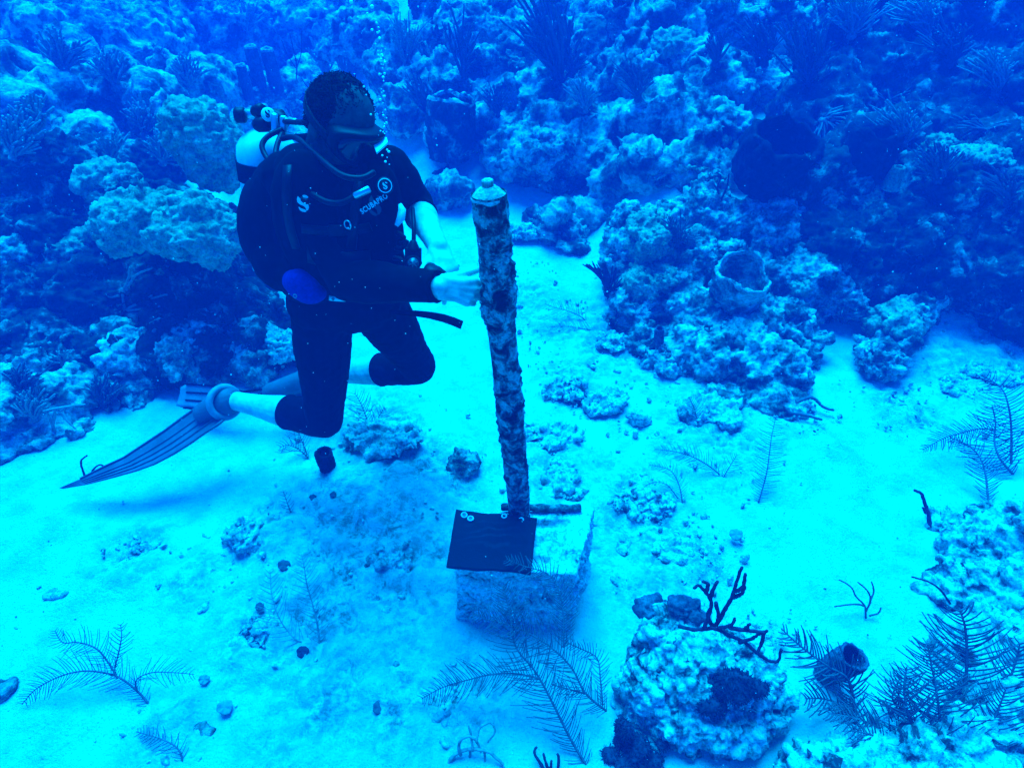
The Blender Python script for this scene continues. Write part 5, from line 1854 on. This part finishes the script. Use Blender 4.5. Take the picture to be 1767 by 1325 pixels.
for k, (x, y, lab) in enumerate(((1548, 310, 'knobbed upright finger sponge on the shaded right reef'),)):
    rc = reef_hit(x, y + 15)
    d0 = depth_of(rc)
    vase(lab, P(x, y + 14, d0), P(x + 4, y - 22, d0 - .08), .030, .048, M['coral'], M['coral'], 50 + k, .06, .2, Vector((0, -.1, 1)), name='tube_sponge', thick=.4)

# ---- coral heads, boulders and rubble that can be told apart
def rock(label, px, py, rp, mat='rubble', sq=.8, amp=.6, lump=12., seed=None, vox=None, lift=.35, lobes=5, name='reef_rock', cat='rock', group=None, hit=False, wide=1.0, at=None):
    seed = seed if seed is not None else hash_seed(label)
    rn = random.Random(seed)
    if at:
        c = P(px, py, at)
        r = rp / FPX * at
    elif hit:
        p = reef_hit(px, py)
        r = rp / FPX * depth_of(p)
        c = p + (p - Vector((0, 0, CAM_H))).normalized() * r * .35
    else:
        c = G(px, py)
        r = rp / FPX * depth_of(c)
        c = G(px, py, r * lift)
    bl = [(c, (r * .82 * wide, r * .8, r * sq * .85))]
    for k in range(lobes):
        w = rn.uniform(0, 6.28)
        s = rn.uniform(.35, .6) * r
        bl.append((c + Vector((math.cos(w) * (r - s) * wide, math.sin(w) * (r - s), rn.uniform(-.25, .35) * r * sq)), (s * 1.1 * wide, s * 1.1, s * sq)))
    vox = vox or max(.004, r * .055)
    mb = MB()
    for cc, rr in bl:
        mb.ell(cc, rr, None, 16, 10)
    v, f, _ = remesh(mb, vox, 2)
    v = reefy(v, f, amp * min(1.0, r / .14), seed, lump * max(.6, min(2.0, .14 / r)))
    base = Vector((c.x, c.y, float(terrain(c.x, c.y))))
    o = link(name, mesh_from(name, v - np.array(base), f), M[mat], None, base)
    return tag(o, label, cat, group)

CH, RR = 'coral heads on the reef', 'rocks lying on the sand'
rock('tall dome shaped coral head behind the tank of the diver', 366, 254, 72, 'coral', 1.25, .45, 20, lobes=3, name='coral_head', cat='coral', group=CH, vox=.010, at=3.0)
rock('pale lumpy coral mound at the top of the left reef', 243, 380, 76, 'coral', .8, 1.0, 11, lobes=8, name='coral_head', cat='coral', group=CH, vox=.009, at=2.85)
rock('rounded coral mound against the elbow of the diver', 345, 398, 72, 'coral', .85, .9, 12, lobes=7, name='coral_head', cat='coral', group=CH, vox=.009, at=2.80)
rock('hazy coral mound above the pale mounds on the left', 190, 312, 50, 'coral', .8, .6, 12, name='coral_head', cat='coral', group=CH, vox=.010, hit=True)
rock('knobby coral head at the left below the pale mounds', 125, 425, 44, 'coral', .9, .8, 14, name='coral_head', cat='coral', group=CH, vox=.009, hit=True)
rock('smooth dim coral boulder at the left edge', 25, 440, 52, 'reef', .9, .4, 12, name='coral_head', cat='coral', group=CH, hit=True)
rock('pale coral clump low in the middle of the left reef', 225, 600, 50, 'rubble', .9, .8, 14, name='coral_head', cat='coral', group=CH, hit=True)
rock('crusty coral mound left of the far fin', 310, 615, 48, 'reef', .9, .8, 14, name='coral_head', cat='coral', group=CH, hit=True)
rock('pale rough coral lump behind the thigh', 480, 600, 34, 'rubble', .9, .7, 14, name='coral_head', cat='coral', group=CH, hit=True)
rock('small pale coral tuft right of the branching sea rod', 276, 465, 16, 'coral', .9, .7, 20, name='coral_head', cat='coral', group=CH, hit=True)
rock('light knobbly mound at the left end of the right reef', 1112, 420, 62, 'coral', 1.1, .8, 16, name='coral_head', cat='coral', group=CH, vox=.008, hit=True)
rock('crumbly light coral mound under the twiggy soft coral', 1118, 490, 46, 'coral', .9, .9, 18, name='coral_head', cat='coral', group=CH, vox=.008, hit=True)
rock('small round brain coral on the right reef', 1203, 398, 13, 'coral', 1.0, .2, 30, lobes=2, name='coral_head', cat='coral', group=CH, hit=True)
rock('rounded coral knob right of the cup sponge', 1386, 502, 24, 'coral', 1.1, .4, 20, lobes=2, name='coral_head', cat='coral', group=CH, hit=True)
rock('rough coral mound in the shadow right of the huge sponge', 1495, 348, 36, 'coral', .9, .5, 14, name='coral_head', cat='coral', group=CH, hit=True)
rock('lumpy coral mound at the foot of the reef by the sand inlet', 1540, 560, 46, 'coral', .95, .9, 16, name='coral_head', cat='coral', group=CH, vox=.008, hit=True)
rock('overhanging round coral head at the sand edge on the right', 1512, 625, 44, 'reef', .95, .8, 18, name='coral_head', cat='coral', group=CH, vox=.008)
rock('round pale coral cap above the overhanging head', 1520, 562, 22, 'coral', .9, .3, 24, lobes=2, name='coral_head', cat='coral', group=CH, hit=True)
rock('dim coral mound beyond the reef at the right edge', 1618, 258, 34, 'coral', .9, .5, 14, name='coral_head', cat='coral', group=CH, hit=True)
rock('bright coral shelf catching light near the right edge', 1700, 270, 40, 'coral', .6, .5, 14, name='coral_head', cat='coral', group=CH, hit=True, wide=1.4)
rock('dark undercut coral mass behind the post', 935, 265, 60, 'reef', .9, 1.0, 12, name='coral_head', cat='coral', group=CH, vox=.012, hit=True, wide=1.2)
rock('pale flat topped coral rock in the haze behind the post', 1205, 285, 34, 'coral', .7, .6, 12, name='coral_head', cat='coral', group=CH, hit=True, wide=1.3)
rock('bright broken coral ridge at the top right of centre', 1160, 85, 46, 'coral', .8, .8, 10, name='coral_head', cat='coral', group=CH, hit=True)
rock('pale coral lump under the large bushy soft coral', 885, 105, 30, 'coral', .8, .6, 10, name='coral_head', cat='coral', group=CH, hit=True)
rock('low coral clump on the sand between post and reef', 955, 375, 26, 'reef', .9, .8, 16, name='coral_head', cat='coral', group=CH)
rock('rounded rubble clump right of the post top', 985, 400, 34, 'reef', .8, .8, 16, name='coral_head', cat='coral', group=CH)
rock('pitted pale rock beside the small clump behind the post', 905, 405, 26, 'rubble', .6, .6, 16, group=RR, wide=1.2)
rock('round rough rock behind the upper arm of the diver', 780, 335, 30, 'reef', .8, .7, 16, group=RR)
# on the sand
rock('dark fuzzy round rock standing on sand left of the post', 800, 800, 30, 'reef', 1.05, .45, 22, group=RR, lobes=3)
rock('low dark topped rubble mound behind the bent knee', 668, 755, 48, 'rubble', .45, .9, 16, group=RR, wide=1.35)
rock('flat sandy mound at the foot of the right reef', 1222, 705, 56, 'rubble', .45, .5, 16, group=RR, wide=1.2, lift=.15)
rock('small round rock alone on the sand right of the post', 1102, 722, 22, 'rubble', .85, .4, 22, group=RR, lobes=2)
rock('undercut low rock right of the post at mid height', 972, 672, 32, 'rubble', .55, .8, 18, group=RR, wide=1.25)
rock('sandy lump with a small growth right of the post', 1040, 695, 36, 'rubble', .5, .6, 18, group=RR, lift=.15)
rock('dark sided low rubble mound close right of the post foot', 968, 828, 48, 'rubble', .4, .9, 18, group=RR, wide=1.2, lift=.15)
rock('ledge of rubble right behind the block', 945, 752, 40, 'rubble', .4, .8, 18, group=RR, wide=1.3, lift=.15)
rock('rough ridge of rubble behind the right rear block corner', 1105, 868, 36, 'rubble', .45, .9, 18, group=RR, wide=1.7, lift=.2)
rock('pale low rock right of the block', 1175, 952, 38, 'rubble', .35, .5, 18, group=RR, wide=1.2, lift=.1)
rock('small pale rock close beside the right side of the block', 1082, 946, 22, 'rubble', .5, .5, 20, group=RR)
rock('dark edged rubble clump on the sand at left of centre', 422, 926, 28, 'rubble', .6, .9, 20, group=RR)
rock('dark bottomed rubble clump near the pale open plume', 450, 1092, 32, 'rubble', .8, .9, 20, group=RR)
rock('small flat rock left of the dark bottomed clump', 402, 1108, 16, 'rubble', .6, .8, 20, group=RR)
rock('narrow rubble ledge left of the plaque', 672, 968, 36, 'rubble', .5, .9, 20, group=RR, lift=.1)
rock('little rubble knob under the round flat disc', 512, 1000, 20, 'rubble', .7, .8, 20, group=RR)
rock('low pale ledge on the sand below the plume arm', 755, 1226, 36, 'rubble', .35, .6, 20, group=RR, wide=1.5, lift=.1)
rock('low rounded sandy hump at the bottom left of centre', 590, 1236, 34, 'rubble', .3, .4, 18, group=RR, lift=.0)
rock('dark rock at the left edge on the sand', 5, 1192, 22, 'reef', .8, .7, 18, group=RR)
rock('elongated dark pebble near the bottom left plume', 108, 1240, 9, 'reef', .6, .5, 24, group=RR, wide=1.6)
rock('long dark stone at the bottom left', 345, 1258, 16, 'reef', .4, .5, 24, group=RR, wide=1.7)
rock('low half buried stone on the open left sand', 95, 1025, 13, 'rubble', .5, .6, 24, group=RR, wide=1.6)
rock('crusty rock at the sand edge of the right reef', 1150, 625, 34, 'rubble', .8, .9, 18, group=RR)
rock('low pebbled mound right of the post at the reef foot', 1060, 590, 30, 'rubble', .5, .7, 20, group=RR, wide=1.3)
rock('half buried slab on the far right sand', 1720, 640, 40, 'rubble', .3, .6, 18, group=RR, wide=1.5, lift=.1)
rock('low slab with a dark lip on the right sand', 1655, 668, 28, 'rubble', .3, .6, 18, group=RR, wide=1.5, lift=.1)
rock('tiny pitted stone at lower left of the block', 683, 1050, 11, 'rubble', .8, .5, 24, group=RR)

def build_boulder():
    c = G(1205, 1200, .05)
    d = depth_of(c)
    k = d / FPX
    bl = [(G(1200, 1150, .10), (.165, .155, .18)), (G(1150, 1130, .10), (.095, .10, .17)), (G(1270, 1165, .09), (.11, .11, .15)), (G(1215, 1210, .04), (.19, .14, .12)),
          (G(1305, 1205, .06), (.075, .075, .08)), (G(1120, 1190, .06), (.07, .08, .12)), (G(1180, 1090, .18), (.11, .09, .10)), (G(1250, 1110, .16), (.09, .08, .09))]
    mb = MB()
    for cc, rr in bl:
        mb.ell(cc, rr, None, 20, 14)
    v, f, _ = remesh(mb, .0055, 3)
    v = reefy(v, f, .55, 812, 16)
    base = G(1205, 1235)
    e = empty('boulder', base, 'large pale mottled boulder in the lower right with sea rods on top', 'boulder')
    link('boulder_rock', mesh_from('boulder_rock', v - np.array(base), f), M['crust'], e)
    for (x, y, r, sq) in ((1125, 1040, 30, .5), (1180, 1036, 26, .4), (1200, 1050, 20, .5)):
        p = reef_from(v, f, x, y + 8)
        rr = r / FPX * depth_of(p)
        mb = MB().ell(p, (rr, rr * .8, rr * sq))
        vv, ff, _ = remesh(mb, .004, 1)
        vv = reefy(vv, ff, .25, int(x), 30)
        link('sponge_crust', mesh_from('sponge_crust', vv - np.array(base), ff), M['sponge'], e)
    return v, f

def reef_from(v, f, px, py):
    t = BVHTree.FromPolygons(v.tolist(), f.tolist())
    o = Vector((0, 0, CAM_H))
    h, n, i, dist = t.ray_cast(o, (P(px, py, 1.0) - o).normalized())
    return h if h is not None else G(px, py, .2)
BV, BF = build_boulder()

def fuzzy(label, c, r, mat, n, ln, seed, name, cat, group=None):
    """uneven clump covered in short bristles"""
    e = empty(name, c, label, cat, group)
    rn = random.Random(seed)
    mb = MB().ell(c, (r[0] * .7, r[1] * .8, r[2] * .8))
    for k in range(9):
        o_ = Vector((rn.gauss(0, .55) * r[0], rn.gauss(0, .5) * r[1], rn.gauss(0, .5) * r[2]))
        s = rn.uniform(.28, .6)
        mb.ell(c + o_, (r[0] * s, r[1] * s * 1.1, r[2] * s), None, 12, 8)
    v, f, nn = remesh(mb, .0035, 1)
    v = v + nn * (.007 * fbm(v, 40, 3, seed) + .004 * (.4 - worley(v, 90, seed)))[:, None]
    link('core', mesh_from('core', v - np.array(c), f), mat, e)
    nn = normals_of(v, f)
    mb = MB()
    for k in range(n):
        i = rn.randrange(len(v))
        p, d = Vector(v[i]), Vector(nn[i])
        d = (d + Vector((rn.gauss(0, .4), rn.gauss(0, .4), rn.gauss(0, .4)))).normalized()
        L = ln * rn.uniform(.3, 1.3)
        mb.tube([p - d * .002, p + d * L * .5, p + d * L], [.0014, .0011, .0006], 4, round_end=False)
    mb.build('bristles', mat, e)
    return e
p = reef_from(BV, BF, 1270, 1190)
fuzzy('dark bristly mat on the shaded front of the mottled boulder', p, (.085, .035, .050), M['gorg_dark'], 1600, .010, 3, 'bristle_tuft', 'sponge', 'bristly dark tufts')
p = G(1075, 1262, .05)
fuzzy('dark bristly upright sponge at the lower left of the boulder', p, (.028, .026, .066), M['gorg_dark'], 1500, .008, 4, 'bristle_tuft', 'sponge', 'bristly dark tufts')
p = G(1100, 1305, .02)
fuzzy('dark bristly mat at the bottom edge below the boulder', p, (.060, .05, .026), M['gorg_dark'], 1300, .009, 5, 'bristle_tuft', 'sponge', 'bristly dark tufts')

# round flat discs of algae on the rubble
DG = 'round algae discs on the rubble'
for x, y, r, mat, lab in ((490, 975, 10.5, 'gorg', 'round grey algae disc on the small rubble knob'), (522, 1124, 10.5, 'gorg_dark', 'darkest round algae disc below the pale open plume'), (655, 1220, 12, 'gorg', 'round grey algae disc on sand near the bottom'),
                          (448, 1046, 7.5, 'gorg', 'small algae disc above the dark bottomed clump'), (540, 858, 6, 'gorg', 'left of the two small algae discs under the tube sponge'), (575, 853, 5.5, 'gorg', 'right of the two small algae discs under the tube sponge'),
                          (497, 902, 8, 'gorg_pale', 'pale algae disc below the twig like plume'), (388, 1220, 13, 'gorg_pale', 'faint pale algae disc on the lower left sand'), (1270, 922, 11, 'gorg_pale', 'faint pale algae disc on the sand right of the block'),
                          (1094, 848, 6, 'gorg', 'small algae disc on the ridge behind the block'), (352, 1172, 9, 'gorg_pale', 'small faint algae disc right of the drooping plume')):
    c = G(x, y, .035)
    rr = r / FPX * depth_of(c)
    rn = random.Random(int(x))
    nrm = (Vector((0, 0, CAM_H)) - c).normalized() + Vector((rn.uniform(-.3, .3), rn.uniform(-.2, .2), .6))
    nrm.normalize()
    q = Vector((1, 0, 0))
    a = (q - nrm * q.dot(nrm)).normalized()
    b = nrm.cross(a)
    vs, fs = [], []
    for ring_, (q_, h_) in enumerate(((0, .004), (.35, .003), (.7, .001), (.95, .003), (1.0, .0), (.95, -.003), (.6, -.004), (0, -.004))):
        for k in range(28):
            w = 2 * math.pi * k / 28
            g = 1 + .06 * math.sin(3 * w + x) + .05 * math.sin(7 * w + y)
            vs.append(c + a * math.cos(w) * rr * q_ * g + b * math.sin(w) * rr * q_ * g * .92 + nrm * (h_ + .002 * math.sin(5 * w) * q_))
        if ring_:
            o_ = (ring_ - 1) * 28
            for k in range(28):
                k2 = (k + 1) % 28
                fs.append((o_ + k, o_ + k2, o_ + 28 + k2, o_ + 28 + k))
    foot = G(x, y + 4)
    o = MB().add(vs, fs).build('algae_disc', M[mat], None, True, c)
    tag(o, lab, 'algae', DG)

# loose coral rubble: too much to count
def rubble_field():
    rn = random.Random(77)
    protos = []
    for k in range(5):
        mb = MB()
        for j in range(3):
            mb.ell(Vector((rn.uniform(-.4, .4), rn.uniform(-.4, .4), rn.uniform(-.2, .2))), (rn.uniform(.4, .8), rn.uniform(.3, .6), rn.uniform(.25, .5)), None, 8, 6)
        v, f, n = remesh(mb, .13, 1)
        v = v + normals_of(v, f) * (.10 * fbm(v, 3.5, 3, k + 60))[:, None]
        protos.append((v, f))
    V, F, off = [], [], 0
    def put(c, s, k):
        nonlocal off
        v, f = protos[k]
        R = np.array(Quaternion((rn.uniform(-1, 1), rn.uniform(-1, 1), rn.uniform(-1, 1), rn.uniform(-1, 1))).normalized().to_matrix())
        V.append((v * s) @ R.T + np.array(c))
        F.append(f + off)
        off += len(v)
    cent = HARD + [(950, 540, 90), (1050, 640, 120), (1180, 800, 120), (900, 470, 60), (740, 420, 60), (620, 1120, 160), (1000, 620, 120), (1180, 640, 120), (1380, 700, 80), (1330, 1100, 60), (1100, 1180, 60)]
    for k in range(3800):
        x, y, r = rn.choice(cent)
        px, py = x + rn.gauss(0, r * .55), y + rn.gauss(0, r * .45)
        if not (0 < px < 1767 and 450 < py < 1325):
            continue
        c = G(px, py, .012)
        s = min(.03, .0045 * math.exp(rn.gauss(0, .75)))
        put(c, s, rn.randrange(5))
    for k in range(380):
        px, py = rn.uniform(-20, 1780), rn.uniform(620, 1340)
        c = G(px, py, .004)
        put(c, .0035 * math.exp(rn.gauss(0, .5)), rn.randrange(5))
    o = link('rubble', mesh_from('rubble', np.concatenate(V), np.concatenate(F)), M['rubble'])
    tag(o, 'small broken coral rubble strewn over the sand', 'rubble', None, 'stuff')
rubble_field()

# exhaled bubbles and drifting particles
def glass_mat():
    m, t, b = new_mat('air_bubble', 0.15)
    b.inputs['Base Color'].default_value = (0.75, 0.78, 0.78, 1)
    b.inputs['Specular IOR Level'].default_value = 0.8
    return m
M['bubble'] = glass_mat()
def bubbles():
    rn = random.Random(19)
    proto = None
    spots_ = [(667, 228), (664, 214), (667, 204), (665, 190), (661, 178), (664, 166), (658, 154), (662, 140), (655, 128), (660, 118), (664, 108), (657, 97), (668, 246), (671, 262), (668, 272), (652, 88), (648, 76), (655, 66), (642, 52), (650, 40), (634, 24), (642, 12), (606, 4), (628, 150), (632, 164), (640, 198), (612, 128), (672, 284)]
    extra = [(rn.gauss(664 - (230 - y) * .05, 4), y) for y in [rn.uniform(30, 280) for _ in range(36)]]
    for x, y in spots_ + extra:
        d = 1.46 - .0004 * (230 - y)
        p = P(x, y, d + rn.uniform(-.04, .04))
        r = rn.choice([.0018, .0022, .0026, .0032, .0040]) * (.85 if y > 60 else 1.2)
        if proto is None:
            me = MB().ell((0, 0, 0), (1, 1, .8), None, 12, 8).mesh('bubble')
            proto = me
        o = link('bubble', proto, M['bubble'], None, p)
        o.scale = (r, r, r)
        tag(o, 'tiny bright air bubble rising beside the head of the diver', 'bubble', 'bubbles rising from the regulator')
bubbles()

def marine_snow():
    rn = random.Random(23)
    mb = MB()
    for k in range(1500):
        d = rn.uniform(.55, 2.6)
        p = P(rn.uniform(-20, 1790), rn.uniform(-20, 1345), d)
        if p.z < float(terrain(p.x, p.y)) + .08:
            continue
        r = .00055 * rn.uniform(.6, 1.5) * (1 + .25 * d)
        v = [p + Vector(q) * r for q in ((1, 0, 0), (-1, 0, 0), (0, 1, 0), (0, -1, 0), (0, 0, 1), (0, 0, -1))]
        mb.add(v, [(0, 2, 4), (2, 1, 4), (1, 3, 4), (3, 0, 4), (2, 0, 5), (1, 2, 5), (3, 1, 5), (0, 3, 5)])
    tag(mb.build('marine_snow', M['white']), 'tiny pale particles drifting in the water', 'particles', None, 'stuff')
marine_snow()

# ------------------------------------------------------------------ the water's haze
def haze_box():
    m = bpy.data.materials.new('sea_water_haze')
    m.use_nodes = True
    t = m.node_tree
    for n in list(t.nodes):
        if n.type != 'OUTPUT_MATERIAL':
            t.nodes.remove(n)
    pv = t.nodes.new('ShaderNodeVolumePrincipled')
    pv.inputs['Color'].default_value = HAZE_COLOR
    pv.inputs['Density'].default_value = HAZE_DENSITY
    pv.inputs['Anisotropy'].default_value = 0.0
    out = [n for n in t.nodes if n.type == 'OUTPUT_MATERIAL'][0]
    t.links.new(pv.outputs[0], out.inputs['Volume'])
    mb = MB().box((0, 17, 1.7), (74, 52, 6.4))
    o = mb.build('haze', m, None, False)
    tag(o, 'blue sea water haze', None, None, 'stuff')
haze_box()
